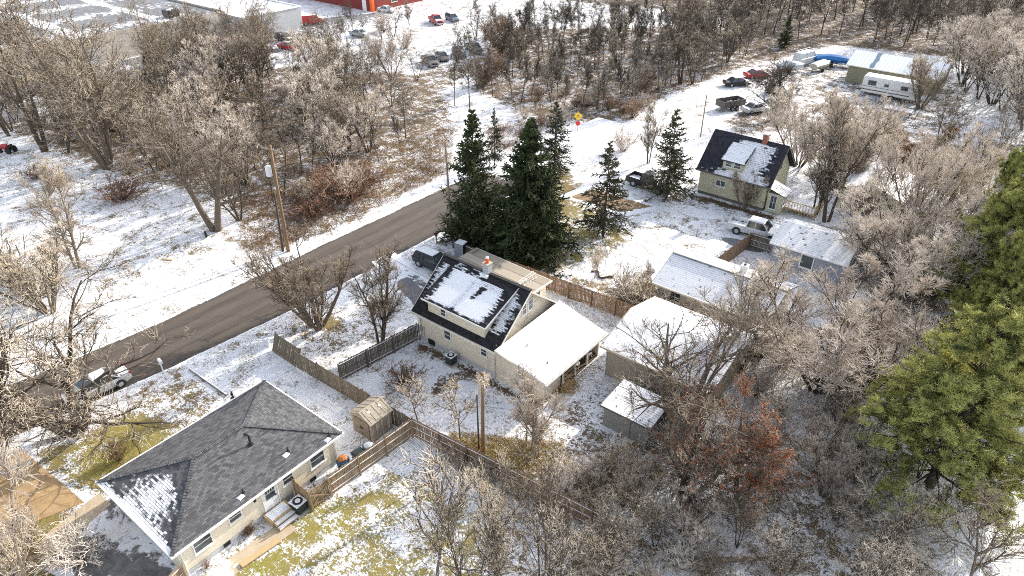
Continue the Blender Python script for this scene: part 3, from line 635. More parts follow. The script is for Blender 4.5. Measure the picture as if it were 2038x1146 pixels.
# --- yellow house
b = Bld('yellow_house', 'pale yellow house with black roof, brick chimney and one small dormer', -26.3, 78)
YX0, YX1, YY0, YY1 = -30.4, -22.3, 74.8, 81.8; RY, RZ = 78.3, 6.9
w = MB(); w.box(YX0, YX1, YY0, YY1, .35, 3.1)
for x in (YX0, YX1-.2): w.ext([(x, YY0, 3.101), (x, YY1, 3.101), (x, RY, RZ-.2)], (.2, 0, 0))
b.part(w, 'wall', 'siding_yellow'); b.part(MB().box(YX0+.02, YX1-.02, YY0+.02, YY1-.02, -.1, .349), 'foundation', 'tarnish')
s1 = (RZ-3.15)/(RY-74.35); yz = lambda v: 3.15+(v-74.35)*s1
def ycov(a_, b_):
    c_ = 1.0*math.exp(-((a_-.6)/.33)**2*1.2)-.08
    c_ += .5*math.exp(-(b_/.12)**2) if .05 < a_ < .97 else 0
    if a_ < .25: c_ = min(c_, .38-.3*b_) if b_ < .5 else -.05
    if b_ > .9: c_ = 0
    return c_
rf = MB(); rf.panel((-30.8, 74.35, 3.15), (-21.85, 74.35, 3.15), (-21.85, RY, RZ), (-30.8, RY, RZ), 50, 26, ycov, .14)
rf.panel((-21.85, 2*RY-74.35, 3.15), (-30.8, 2*RY-74.35, 3.15), (-30.8, RY, RZ), (-21.85, RY, RZ), 20, 10, lambda a_, b_: .2, .14)
b.part(rf, 'roof', 'shingle_far')
b.part(MB().box(-30.8, -21.85, 74.24, 74.34, 3.0, 3.16).ext([(-21.84, 74.3, 3.0), (-21.84, 74.3, 3.13), (-21.84, RY, RZ-.02), (-21.84, RY, RZ-.16)], (.06, 0, 0)).ext([(-21.84, 82.3, 3.0), (-21.84, 82.3, 3.13), (-21.84, RY, RZ-.02), (-21.84, RY, RZ-.16)], (.06, 0, 0)), 'trim', 'tarnish')
D0, D1, DF = -27.9, -25.5, 75.0; de, dt = 4.98, 6.15
w = MB().box(D0, D1, DF, DF+.12, yz(DF)-.05, de-.1)
for x in (D0, D1-.1): w.ext([(x, DF+.121, yz(DF)-.05), (x, DF+.121, de-.08), (x, 77.3, dt-.15), (x, 77.3, yz(77.3)-.2)], (.1, 0, 0))
dw = b.part(w, 'dormer', 'siding_yellow'); rf = MB(); rf.panel((D0-.25, DF-.35, de-.05), (D1+.25, DF-.35, de-.05), (D1+.25, 77.5, dt), (D0-.25, 77.5, dt), 12, 12, lambda a_, b_: .9 if .06 < a_ < .94 else .3, .1)
b.part(rf, 'dormer_roof', 'shingle_far', parent=dw)
b.window('y', DF, -1, -27.65, -26.8, 4.1, 4.8); b.window('y', DF, -1, -26.6, -25.75, 4.1, 4.8)
b.window('y', YY0, -1, -28.3, -27.1, 1.55, 2.35, mid='v'); b.window('y', YY0, -1, -24.8, -23.9, .9, 2.2, fr='soffit'); b.window('x', YX1, 1, 77.8, 78.5, 4.2, 5.4, fr='tarnish')
ch = b.part(MB().box(-24.9, -24.35, 77.9, 78.5, 6.3, 7.7), 'chimney', 'brick'); b.part(MB().box(-24.95, -24.3, 77.85, 78.55, 7.702, 7.8), 'cap', 'snow', parent=ch)
w = MB().box(-22.1, -20.4, 74.95, 76.9, .1, 2.35); v_ = b.part(w, 'entry_porch', 'siding_yellow')
rf = MB(); rf.panel((-20.1, 74.7, 2.4), (-20.1, 77.1, 2.4), (-22.28, 77.1, 3.1), (-22.28, 74.7, 3.1), 10, 10, lambda a_, b_: .75, .1); b.part(rf, 'entry_roof', 'shingle_far', parent=v_)
b.window('y', 74.95, -1, -21.75, -20.95, .5, 2.2, mid='g', name='door'); b.window('x', -20.4, 1, 75.2, 76.5, .9, 2.1, mid='v')
dk = MB().box(-20.3, -17.0, 76.0, 79.5, .55, .65)
for i in range(10): dk.box(-19.9+i*.32, -19.84+i*.32, 75.95, 76.0, .3, 1.5)
dk.box(-20.2, -16.95, 75.93, 76.02, 1.5, 1.58)
for i in range(10): dk.box(-17.02, -16.97, 76.1+i*.36, 76.16+i*.36, .3, 1.5)
dk.box(-17.04, -16.94, 76, 79.5, 1.5, 1.58); b.part(dk, 'deck', 'raw_wood'); b.part(MB().box(-20.2, -17.1, 76.1, 79.4, .651, .72), 'deck_snow', 'snow')

def simple_roof(mb, x0, x1, y0, y1, zf_, zb, cov=None, th=.14, nx=30, ny=20):
    return mb.panel((x0, y0, zf_), (x1, y0, zf_), (x1, y1, zb), (x0, y1, zb), nx, ny, cov or (lambda a_, b_: 1.0), th)
# --- beige garage
b = Bld('beige_garage', 'beige clapboard garage under thin snow beside the white porch roof', -17, 41.5, 'garage')
w = MB(); w.box(-21.1, -12.7, 38.9, 46.9, 0, 2.85); w.ext([(-21.1, 38.9, 2.851), (-21.1, 46.9, 2.851), (-21.1, 42.9, 3.85)], (.2, 0, 0)); w.ext([(-12.9, 38.9, 2.851), (-12.9, 46.9, 2.851), (-12.9, 42.9, 3.85)], (.2, 0, 0)); b.part(w, 'wall', 'siding_beige')
rf = simple_roof(MB(), -21.5, -12.3, 38.5, 42.9, 2.95, 4.05, lambda a_, b_: .85-.4*math.exp(-(b_/.05)**2)); rf.panel((-12.3, 47.3, 2.95), (-21.5, 47.3, 2.95), (-21.5, 42.9, 4.05), (-12.3, 42.9, 4.05), 20, 10, lambda a_, b_: .9, .14); b.part(rf, 'roof', 'shingle_white')
b.part(MB().box(-21.55, -12.25, 38.42, 38.49, 2.82, 3.0).obox((-21.54, 38.5, 2.88), (-21.54, 42.9, 3.98), .06, .16).obox((-21.54, 47.3, 2.88), (-21.54, 42.9, 3.98), .06, .16), 'trim', 'soffit')
b.part(MB().box(-21.16, -21.08, 38.84, 38.95, 0, 2.85), 'corner_board', 'white_paint'); b.window('x', -21.1, -1, 41, 42, 1.2, 2.1)
b.part(MB().box(-15.5, -13.1, 38.82, 38.899, .05, 2.2), 'garage_door', 'tarnish')
# --- low outbuilding
b = Bld('low_shed', 'low green grey shed with snow on its flat roof, in front of the beige garage', -16.2, 35.2, 'shed')
b.part(MB().box(-18.2, -14.6, 33.9, 36.6, 0, 1.9), 'wall', 'green_wall'); rf = simple_roof(MB(), -18.4, -14.4, 33.7, 36.9, 2.0, 2.25, lambda a_, b_: .75, .1); b.part(rf, 'roof', 'shingle_white')
b.part(MB().box(-16.9, -16.0, 33.84, 33.898, .05, 1.75), 'door', 'green_wall'); b.part(MB().box(-18.42, -14.38, 33.66, 33.698, 1.86, 2.0), 'trim', 'tarnish')
# --- grey garage
b = Bld('grey_garage', 'grey walled garage with snow covered roof in front of the white pickup', -13.8, 66.2, 'garage')
b.part(MB().box(-17.2, -10.4, 63.6, 69.4, 0, 2.6).ext([(-17.2, 63.6, 2.601), (-17.2, 69.4, 2.601), (-17.2, 66.5, 3.62)], (.2, 0, 0)), 'wall', 'siding_grey')
rf = MB(); rf.panel((-17.45, 63.3, 2.7), (-10.1, 63.3, 2.7), (-10.1, 66.5, 3.8), (-17.45, 66.5, 3.8), 30, 20, lambda a_, b_: .80-.25*math.exp(-((a_-.35)/.08)**2), .14).panel((-10.1, 69.7, 2.7), (-17.45, 69.7, 2.7), (-17.45, 66.5, 3.8), (-10.1, 66.5, 3.8), 30, 10, lambda a_, b_: .8, .14); b.part(rf, 'roof', 'shingle_white')
b.part(MB().box(-17.5, -10.05, 63.22, 63.29, 2.54, 2.7).obox((-17.49, 63.3, 2.62), (-17.49, 66.5, 3.74), .06, .16).obox((-17.49, 69.7, 2.62), (-17.49, 66.5, 3.74), .06, .16), 'trim', 'white_paint')
b.window('y', 63.6, -1, -14.4, -13.1, .9, 2.4, mid=None, fw=.1); b.part(MB().tube([(-16.1, 63.45, 2.0), (-16.1, 63.59, 2.0)], .22, 12), 'vent', 'white_paint')
# --- snow roofed building centre right
b = Bld('snowy_roof_house', 'cream trimmed house under plain snow, between the brown plank fence and the tan bushes', -18.5, 54, 'house')
b.part(MB().box(-22.7, -12.9, 50.3, 57.0, 0, 2.45).ext([(-22.7, 50.3, 2.451), (-22.7, 57, 2.451), (-22.7, 53.6, 3.8)], (.2, 0, 0)).ext([(-13.1, 50.3, 2.451), (-13.1, 57, 2.451), (-13.1, 53.6, 3.8)], (.2, 0, 0)), 'wall', 'siding_cream')
rf = MB(); rf.panel((-23.1, 49.8, 2.55), (-12.5, 49.8, 2.55), (-12.5, 53.6, 4.0), (-23.1, 53.6, 4.0), 40, 20, lambda a_, b_: .82 if b_ < .93 else .3, .14)
rf.panel((-12.5, 57.4, 2.55), (-23.1, 57.4, 2.55), (-23.1, 53.6, 4.0), (-12.5, 53.6, 4.0), 40, 8, lambda a_, b_: .5, .14)
b.part(rf, 'roof', 'shingle_white'); b.part(MB().box(-23.1, -12.5, 49.7, 49.79, 2.4, 2.56).obox((-23.14, 49.8, 2.48), (-23.14, 53.6, 3.93), .05, .16).obox((-23.14, 57.4, 2.48), (-23.14, 53.6, 3.93), .05, .16).obox((-23.1, 53.6, 4.04), (-12.5, 53.6, 4.04), .42, .06), 'trim', 'cream_trim')
ch = b.part(MB().box(-16.9, -16.3, 53.9, 54.5, 3.2, 4.7), 'chimney', 'white_paint'); b.part(MB().tube([(-16.6, 54.2, 4.702), (-16.6, 54.2, 4.8)], .12, 8), 'chimney_pot', 'black_metal', parent=ch)
b.window('y', 50.3, -1, -21.5, -20.4, 1, 2.1); b.window('x', -22.7, -1, 52, 53, 1, 2.1)
# --- tan garage behind the deck tree cluster
b = Bld('tan_garage', 'tan gabled garage with snowy roof and brown door behind the bare tree clump', -12.5, 84.5, 'garage')
b.part(MB().box(-16.0, -9.6, 81.3, 88.6, 0, 2.5).ext([(-16.0, 81.3, 2.501), (-9.6, 81.3, 2.501), (-12.8, 81.3, 3.75)], (0, .2, 0)).ext([(-16.0, 88.4, 2.501), (-9.6, 88.4, 2.501), (-12.8, 88.4, 3.75)], (0, .2, 0)), 'wall', 'siding_yellow')
rf = MB(); rf.panel((-16.4, 89, 2.45), (-16.4, 80.8, 2.45), (-12.8, 80.8, 3.9), (-12.8, 89, 3.9), 20, 14, lambda a_, b_: .85, .12)
rf.panel((-9.2, 80.8, 2.45), (-9.2, 89, 2.45), (-12.8, 89, 3.9), (-12.8, 80.8, 3.9), 20, 14, lambda a_, b_: .75, .12); b.part(rf, 'roof', 'shingle_far')
b.part(MB().box(-14.2, -11.6, 81.22, 81.298, 0, 2.1), 'garage_door', 'weather_wood'); b.part(MB().box(-14.35, -14.21, 81.2, 81.297, 0, 2.2).box(-11.59, -11.45, 81.2, 81.297, 0, 2.2).box(-14.35, -11.45, 81.2, 81.297, 2.11, 2.24), 'door_frame', 'tarnish')
# --- long barn
b = Bld('pole_barn', 'long olive pole barn with snowy metal roof behind the camper', -23.5, 132.5, 'barn')
bw = MB().box(-30.2, -15.9, 132.4, 140.2, 0, 2.9)
for x in (-30.2, -16.1): bw.ext([(x, 132.4, 2.901), (x, 140.2, 2.901), (x, 136.3, 4.4)], (.2, 0, 0))
b.part(bw, 'wall', 'siding_olive')
t2 = NT('metal_roof_snow'); uv = t2.uv(); x_, y_, _ = t2.sep(uv); f_ = t2.math('ABSOLUTE', t2.math('SUBTRACT', t2.math('FRACT', t2.math('DIVIDE', x_, .6)), .5))
cvv = t2.attr('cov').outputs['Fac']; nn = t2.noise(t2.mapv(uv, (1, .3, 1)), 1.5, 4); k_ = t2.ss(t2.math('ADD', cvv, t2.math('SUBTRACT', nn, .5)), .4, .55)
k_ = t2.math('SUBTRACT', k_, t2.math('MULTIPLY', t2.ss(f_, .42, .5), .45)); M['metal_roof'] = t2.out(t2.mix(k_, (.12, .2, .28), (.84, .86, .9)), .5)
rf = MB(); rf.panel((-30.6, 132.0, 2.95), (-15.5, 132.0, 2.95), (-15.5, 136.3, 4.55), (-30.6, 136.3, 4.55), 60, 12, lambda a_, b_: .9-.75*math.exp(-((a_-.27)/.035)**2), .1)
rf.panel((-15.5, 140.6, 2.95), (-30.6, 140.6, 2.95), (-30.6, 136.3, 4.55), (-15.5, 136.3, 4.55), 10, 4, lambda a_, b_: .8, .1); b.part(rf, 'roof', 'metal_roof')
b.part(MB().box(-26, -20, 132.3, 132.398, .1, 2.2), 'barn_door', 'weather_wood'); b.part(MB().box(-30.65, -15.45, 131.93, 131.998, 2.8, 2.96), 'trim', 'white_paint')
# --- commercial buildings, far left
b = Bld('commercial_building', 'long low beige block building with grey flat roof, top left corner', -155, 70, 'building')
b.part(MB().box(-190, -143, 40, 84.5, 0, 4.8), 'wall', 'block_beige'); 
rf = MB(); rf.panel((-189.7, 40.3, 4.801), (-143.3, 40.3, 4.801), (-143.3, 84.2, 4.801), (-189.7, 84.2, 4.801), 60, 60, lambda a_, b_: .30+.25*sin(a_*23)*sin(b_*3)+(.5 if .32 < b_ < .40 or .7 < b_ < .76 else 0), 0); b.part(rf, 'roof', 'roof_lot')
b.part(MB().box(-143.35, -143, 40, 84.5, 4.802, 5.15).box(-190, -143.36, 84.2, 84.5, 4.802, 5.15).box(-190, -143.36, 40, 40.3, 4.802, 5.15), 'parapet', 'concrete')
for q in (46, 55, 76): b.part(MB().box(-142.99, -142.9, q, q+2.6, 0, 3), 'roll_door', 'grey_paint')
un = b.part(MB().box(-149, -146.6, 74.2, 76.6, 5.0, 6.2), 'roof_unit', 'black_metal'); b.part(MB().tube([(-147.4, 74.9, 6.2), (-147.4, 74.9, 6.35)], .42, 12).tube([(-148.3, 75.9, 6.2), (-148.3, 75.9, 6.35)], .42, 12), 'fan', 'white_paint', parent=un)
for q in (60, 66): b.part(MB().box(-160, -159.2, q, q+1, 4.85, 5.3), 'roof_vent', 'grey_metal')
b = Bld('commercial_building', 'grey block building with white snowy roof beside the parked red van', -145, 93, 'building')
b.part(MB().box(-158, -137.4, 85.0, 99.4, 0, 4.3), 'wall', 'block_grey'); rf = MB(); rf.panel((-158, 85, 4.301), (-137.4, 85, 4.301), (-137.4, 99.4, 4.301), (-158, 99.4, 4.301), 20, 20, lambda a_, b_: .95, 0); b.part(rf, 'roof', 'roof_lot')
b.part(MB().box(-137.5, -137.2, 84.9, 99.5, 4.302, 4.55).box(-158, -137.51, 99.2, 99.5, 4.302, 4.55), 'parapet', 'white_paint'); b.part(MB().box(-137.39, -137.3, 90, 92.4, 0, 2.8), 'roll_door', 'grey_paint')
b = Bld('red_building', 'long red metal building at the top edge of the photo', -160, 125, 'building')
b.part(MB().box(-190, -137, 119.6, 140, 0, 5), 'wall', 'red_panel'); rf = MB(); rf.panel((-190.3, 119.4, 5.01), (-136.8, 119.4, 5.01), (-136.8, 140.2, 5.01), (-190.3, 140.2, 5.01), 10, 10, lambda a_, b_: .9, .08); b.part(rf, 'roof', 'roof_lot')
b.part(MB().box(-137.0, -136.94, 119.6, 120.4, 0, 5).box(-137.6, -137, 119.52, 119.6, 0, 5), 'corner_panel', 'orange_paint')
b.part(MB().box(-140.3, -138.9, 119.5, 119.6, 0, 2.4), 'door', 'white_paint'); b.window('x', -137, 1, 126, 128, 1.2, 2.6); b.window('y', 119.6, -1, -160, -157.5, 1.2, 2.6)

# --- plastic garden shed
b = Bld('garden_shed', 'small tan plastic garden shed with double doors beside the fence', -31.15, 23.1, 'shed')
SX0, SX1, SY0, SY1 = -32.2, -30.1, 22.25, 24.15
w = MB().box(SX0, SX1, SY0, SY1, 0, 1.75)
for y_ in (SY0, SY1-.06): w.ext([(SX0, y_, 1.751), (SX1, y_, 1.751), (-31.15, y_, 2.28)], (0, .06, 0))
b.part(w, 'wall', 'shed_tan')
rf = MB(); rf.panel((SX1+.12, SY0-.12, 1.74), (SX1+.12, SY1+.12, 1.74), (-31.15, SY1+.12, 2.36), (-31.15, SY0-.12, 2.36), 6, 6, None, .06)
rf.panel((SX0-.12, SY1+.12, 1.74), (SX0-.12, SY0-.12, 1.74), (-31.15, SY0-.12, 2.36), (-31.15, SY1+.12, 2.36), 6, 6, None, .06); rr = b.part(rf, 'roof', 'shed_tan')
sb = MB()
for i in range(5):
    for sg in (-1, 1):
        y_ = SY0+.1+i*.45; sb.obox((-31.15+sg*.08, y_, 2.345), (-31.15+sg*1.1, y_, 1.79), .03, .03)
sb.obox((-30.55, SY0-.1, 2.04), (-30.55, SY1+.1, 2.04), .03, .03); b.part(sb, 'roof_rib', 'soffit', parent=rr)
for x0 in (-31.95, -31.13):
    d = b.part(MB().box(x0, x0+.78, SY0-.05, SY0-.003, .08, 1.62), 'door', 'shed_door'); b.part(MB().box(x0+(.66 if x0 < -31.5 else .06), x0+(.72 if x0 < -31.5 else .12), SY0-.09, SY0-.052, .8, 1.0), 'handle', 'black_metal', parent=d)
for y_ in (22.7, 23.2, 23.7): b.part(MB().box(SX1+.002, SX1+.04, y_-.03, y_+.03, .05, 1.68), 'side_rib', 'soffit')
for q in ((-30.8, 22.7), (-30.75, 23.7)): b.part(MB().tube([(q[0], q[1], 2.14), (q[0]+.02, q[1], 2.19), (q[0]+.02, q[1], 2.21)], [.12, .1, .03], 8), 'snow_patch', 'snow')

# ------------------------------------------------------------------ fences
def fence(label, p, q, h, mat, side, post=2.4, lean=0.0, gap=.012, top=.05, rails=3, posts_side=None, snow=True, skew=0.0, name='plank_fence', grp=None):
    """boards from p to q; rails on the side (+1 left of p->q, -1 right)"""
    L = hypot(q[0]-p[0], q[1]-p[1]); a_ = atan2(q[1]-p[1], q[0]-p[0]); r = thing(name, label, 'fence', (p[0], p[1], 0), a_, grp)
    mb = MB(); x = 0; ln = lambda z: -lean*z
    while x < L-.05:
        w_ = min(.14, L-x); hh = h+R.uniform(-top, top)*.8; k = skew*hh; j = R.uniform(-.012, .012)
        mb.add([(x+gap, -.01+j+ln(0), 0), (x+w_-gap, -.01+j, 0), (x+w_-gap, .012+j, 0), (x+gap, .012+j, 0), (x+gap+k, -.01+j+ln(hh), hh), (x+w_-gap+k, -.01+j+ln(hh), hh), (x+w_-gap+k, .012+j+ln(hh), hh), (x+gap+k, .012+j+ln(hh), hh)],
               [(3, 2, 1, 0), (4, 5, 6, 7), (0, 1, 5, 4), (1, 2, 6, 5), (2, 3, 7, 6), (3, 0, 4, 7)]); x += .14
    mb.build('boards', mat, r)
    for i in range(rails):
        z = .25+i*(h-.45)/(rails-1); y = side*.055+ln(z)
        MB().obox((0, y, z), (L, y, z), .05, .09).build('rail', mat, r)
        if snow and R.random() < .9: MB().obox((.05, y, z+.055), (L-.05, y, z+.055), .045, .018).build('rail_snow', 'snow', r)
    n = max(1, round(L/post)); ps = posts_side if posts_side is not None else side
    for i in range(n+1):
        x = L*i/n; MB().obox((x, ps*.13+ln(0), -.1), (x, ps*.13+ln(h), h-.03), .1, .1).build('post', mat, r)
    return r
fence('weathered grey board fence running from the street past the tan shed', (-41.2, 24.15), (-28.4, 24.45), 1.75, 'fence_grey', 1, 2.5, 0, snow=False)
fence('leaning grey fence end panel by the street, tipped over the snow', (-44.7, 24.2), (-41.3, 24.1), 1.6, 'fence_grey', 1, 3.3, -.35, snow=False, skew=.1, rails=2)
fence('dark plank fence with snowy rails continuing past the corner into the brush', (-28.25, 24.5), (-11.5, 25.9), 1.75, 'fence_brown', -1, 2.5)
fence('dark plank fence with snowy rails ending at the dormer house corner', (-37.2, 25.2), (-36.15, 33.0), 1.75, 'fence_dark', -1, 2.6)
fence('sunlit tan plank fence beside the trash bins, with gate at its near end', (-28.75, 17.3), (-28.35, 24.35), 1.75, 'fence_tan', -1, 2.4)
fence('long brown fence behind the dormer house, posts facing the snowy yard', (-36.9, 45.9), (-22.4, 46.6), 1.75, 'fence_brown', 1, 2.35, posts_side=-1, snow=False)
fence('dark fence piece under the big spruces behind the grey cabinet', (-42.2, 45.6), (-37.2, 45.9), 1.7, 'fence_dark', -1, 2.3)
fence('short tan fence panel between the ranch house and the gate', (-30.5, 15.8), (-28.8, 15.75), 1.7, 'fence_tan', 1, 1.6, snow=False)
fence('low brown fence stub at the bottom edge by the ranch house corner', (-30.4, 8.0), (-29.8, 5.4), 1.5, 'fence_tan', 1, 2)
fence('brown plank fence piece running up to the rounded asphalt pad', (-20.9, 58.2), (-20.2, 65.9), 1.7, 'fence_brown', 1, 2.4, posts_side=1)
fence('brown plank fence piece ending at the grey garage', (-20.15, 65.95), (-17.3, 65.95), 1.7, 'fence_dark', -1, 2.4)
g = thing('wooden_gate', 'narrow tan wooden gate with crossed braces by the outdoor cooling unit', 'gate', (-28.75, 15.75, 0), radians(88))
mb = MB()
for i in range(10): mb.box(i*.145+.01, i*.145+.135, -.01, .012, .06, 1.62+R.uniform(-.03, .03))
mb.build('boards', 'fence_tan', g)
MB().obox((.02, -.05, .3), (1.46, -.05, .3), .04, .09).obox((.02, -.05, 1.4), (1.46, -.05, 1.4), .04, .09).build('rail', 'fence_tan', g)
MB().obox((.06, -.075, .34), (1.42, -.075, 1.36), .03, .09).obox((.06, -.11, 1.36), (1.42, -.11, .34), .03, .09).build('brace', 'fence_tan', g)
for x in (0, 1.5): MB().obox((x, -.1, -.1), (x, -.1, 1.75), .11, .11).build('post', 'fence_tan', g)

# ------------------------------------------------------------------ vehicles
def loft(rings, cap=True):
    mb = MB(); n = len(rings[0]); vs = [q for r in rings for q in r]; fs = []
    for i in range(len(rings)-1):
        for k in range(n): fs.append((i*n+k, i*n+(k+1) % n, (i+1)*n+(k+1) % n, (i+1)*n+k))
    if cap: fs.append(tuple(range(n))[::-1]); fs.append(tuple((len(rings)-1)*n+k for k in range(n)))
    mb.add(vs, fs); return mb
def cring(x, w, zb, zt, crown=.05):
    h = w/2
    return [(x, -h*.90, zb), (x, -h*.985, zb+.12), (x, -h, zb+(zt-zb)*.55), (x, -h*.97, zt-.07), (x, -h*.84, zt), (x, 0, zt+crown), (x, h*.84, zt), (x, h*.97, zt-.07), (x, h, zb+(zt-zb)*.55), (x, h*.985, zb+.12), (x, h*.90, zb)]
def car(kind, label, paint_, x, y, deg, L=4.7, Wd=1.82, H=1.45, snow=(), grp=None, name=None, cat='car', simple=False, z=0):
    r = thing(name or {'sedan': 'parked_car', 'suv': 'parked_suv', 'pickup': 'pickup_truck', 'van': 'parked_van'}[kind], label, cat, (x, y, z), radians(deg), grp)
    h = L/2; cl = .24 if kind == 'sedan' else .32; wr = .33 if kind == 'sedan' else (.41 if kind == 'pickup' else .36)
    belt = H*.62 if kind in ('sedan',) else (H*.60 if kind == 'suv' else H*.6)
    fx, rx_ = h-.95, -h+.95
    if kind == 'pickup': fx, rx_ = h-1.05, -h+1.15
    hood = belt-.10 if kind == 'sedan' else belt-.06
    if kind == 'sedan': prof = [(-h, .5, .80, .86), (-h+.12, .3, .93, .94), (-h+.5, cl, belt-.01, .985), (-.9, cl, belt, 1), (.6, cl, belt, 1), (h-1.25, cl, belt-.02, 1), (h-.55, cl, hood-.07, .97), (h-.15, .28, hood-.2, .9), (h, .4, .58, .78)]
    elif kind in ('suv', 'van'): prof = [(-h, .5, .95, .86), (-h+.1, .36, belt, .94), (-h+.5, cl, belt+.03, .985), (0, cl, belt, 1), (h-1.25, cl, belt-.01, 1), (h-.45, cl, hood-.06, .97), (h-.12, .32, hood-.18, .9), (h, .45, .66, .8)]
    else: prof = [(-.85, cl+.06, belt+.02, 1), (.6, cl+.06, belt+.02, 1), (h-1.45, cl+.06, belt+.01, 1), (h-.6, cl+.06, hood, .985), (h-.12, .4, hood-.08, .95), (h, .5, hood-.3, .88)]
    rings = [cring(px_, Wd*wf, zb, zt) for px_, zb, zt, wf in prof]
    body = loft(rings)
    if kind == 'pickup':
        bt = belt+.02; hw = Wd/2
        body.box(-h+.06, -.87, -hw*.99, -hw*.88, cl+.12, bt).box(-h+.06, -.87, hw*.88, hw*.99, cl+.12, bt).box(-h+.0, -h+.06, -hw*.97, hw*.97, cl+.14, bt-.02).box(-h+.0, -.87, -hw*.87, hw*.87, cl+.1, .72)
        body.box(-.93, -.871, -hw*.87, hw*.87, .721, bt)
    body = body.build('body', paint_, r, smooth=False)
    body.modifiers.new('soft', 'BEVEL').width = .03; body.modifiers['soft'].limit_method = 'ANGLE'
    hw = Wd/2
    if kind == 'sedan': c0, c1, t0, t1 = -h+.75, h-1.15, -h+1.55, h-2.05
    elif kind == 'suv': c0, c1, t0, t1 = -h+.12, h-1.2, -h+.5, h-1.95
    elif kind == 'van': c0, c1, t0, t1 = -h+.06, h-.75, -h+.15, h-1.5
    else: c0, c1, t0, t1 = -.85, h-1.35, -.72, h-2.05
    gz0 = belt-.03; g = MB().frus((c0+.02, c1-.02, -hw*.86, hw*.86), (t0, t1, -hw*.68, hw*.68), gz0, H-.05); g.build('windows', 'glass' if kind != 'van' else paint_, r)
    rt = MB(); zt = H-.055; rt.frus((t0-.06, t1+.06, -hw*.71, hw*.71), (t0+.12, t1-.12, -hw*.6, hw*.6), zt, H+.02)
    def pil(xa, xb, w_=.07):
        for s_ in (-1, 1): rt.obox((xa, s_*hw*.875, gz0+.0), (xb, s_*hw*.70, H-.03), w_, w_)
    pil(c0+.02, t0); pil(c1-.04, t1+.01); 
    mid = (t0+t1)/2; pil(mid, mid, .06)
    if kind == 'suv': pil(c0+.85, t0+.55, .09)
    rt.build('roof', paint_, r)
    for sx, xx in ((1, fx), (-1, rx_)):
        for s_ in (-1, 1):
            w_ = MB().tube([(xx, s_*(hw-.23), wr), (xx, s_*(hw-.01), wr)], wr, 18).build('wheel', 'tyre', r)
            MB().tube([(xx, s_*(hw-.02), wr), (xx, s_*(hw+.012), wr)], [wr*.62, wr*.56], 14).build('rim', 'rim', w_)
            if not simple: MB().tube([(xx, s_*(hw-.05), wr+.02), (xx, s_*(hw-.002), wr+.02)], wr+.065, 20).build('wheel_arch', 'black_metal', body)
    zl = prof[-2][2]-.10
    for s_ in (-1, 1):
        MB().box(h-.2, h-.03, s_*hw*.62, s_*hw*.86, zl-.08, zl+.06).build('headlight', 'head_light', r)
        MB().box(-h-.012, -h+.1, s_*hw*.70, s_*hw*.89, .78, .98).build('tail_light', 'red_light', r)
        MB().box(c1-.35, c1-.2, s_*hw*.97, s_*(hw+.16), belt, belt+.13).build('mirror', 'black_metal' if paint_ == 'car_black' else paint_, r)
    if not simple:
        sm = MB()
        for xx in ((c0+t0)/2+.25, mid, c1-.15):
            for s_ in (-1, 1): sm.box(xx-.012, xx+.012, s_*(hw-.004), s_*(hw+.004), cl+.12, belt-.12)
        for s_ in (-1, 1): sm.box(rx_+wr+.1, fx-wr-.1, s_*(hw-.03), s_*(hw-.002), cl+.02, cl+.12)
        sm.build('door_seams', 'black_metal', body)
    MB().box(h-.04, h+.02, -hw*.5, hw*.5, .45, zl-.06).build('grille', 'black_metal', r)
    if kind == 'pickup':
        MB().box(-h-.1, -h-.002, -hw*.9, hw*.9, .5, .66).build('bumper', 'rim', r); MB().box(h+.003, h+.1, -hw*.9, hw*.9, .42, .62).build('bumper', 'rim', r)
        MB().box(-h+.07, -.94, -hw*.865, hw*.865, .721, .75).build('bed_liner', 'snow_dark', r)
    def cap(x0, x1, y0, z0, nm='snow', t_=.06): MB().frus((x0, x1, -y0, y0), (x0+.12, x1-.12, -y0+.1, y0-.1), z0, z0+t_).build(nm, 'snow', r)
    if 'roof' in snow: cap(t0+.02, t1-.02, hw*.6, H+.021)
    if 'hood' in snow:
        zz = hood+.0; MB().add([(h-.35, -hw*.72, zz-.02), (h-.35, hw*.72, zz-.02), (c1+.1, hw*.76, belt+.05), (c1+.1, -hw*.76, belt+.05), (h-.45, 0, zz+.09), (c1+.1, 0, belt+.12)], [(0, 4, 5, 3), (4, 1, 2, 5), (0, 1, 4), (3, 5, 2)]).build('snow', 'snow', r)
    if 'glass' in snow: MB().add([(c1-.0, -hw*.78, gz0+.06), (c1-.0, hw*.78, gz0+.06), (t1+.12, hw*.64, H-.08), (t1+.12, -hw*.64, H-.08)], [(0, 1, 2, 3)]).build('snow', 'snow', r)
    if 'trunk' in snow: MB().frus((-h+.15, c0+.15, -hw*.75, hw*.75), (-h+.25, c0+.1, -hw*.65, hw*.65), belt+.03, belt+.09).build('snow', 'snow', r)
    return r
car('pickup', 'white crew cab pickup with snow on its roof, nose against the grey garage', 'car_white', -20.75, 68.75, 4, 5.8, 2.0, 1.9, ('roof',), cat='pickup truck')
car('pickup', 'black pickup parked below the spruce at the yellow house corner', 'car_black', -35.6, 72.3, -3, 5.7, 2.0, 1.9, ('glass',), cat='pickup truck')
car('suv', 'dark grey hatchback suv with snowy roof parked behind the dormer house', 'car_grey', -43.3, 42.5, 2, 4.6, 1.85, 1.62, ('roof',))
x, y = G(202, 775)
car('sedan', 'silver sedan with snowy roof parked at the road edge under the crooked tree', 'car_silver', x, y-.2, -95, 4.75, 1.85, 1.45, ('roof', 'trunk'))
car('pickup', 'bright red pickup in the upper snowy lot', 'car_red', *G(868, 46), -28+0, 5.8, 2.0, 1.9, ('hood',), cat='pickup truck', simple=True)
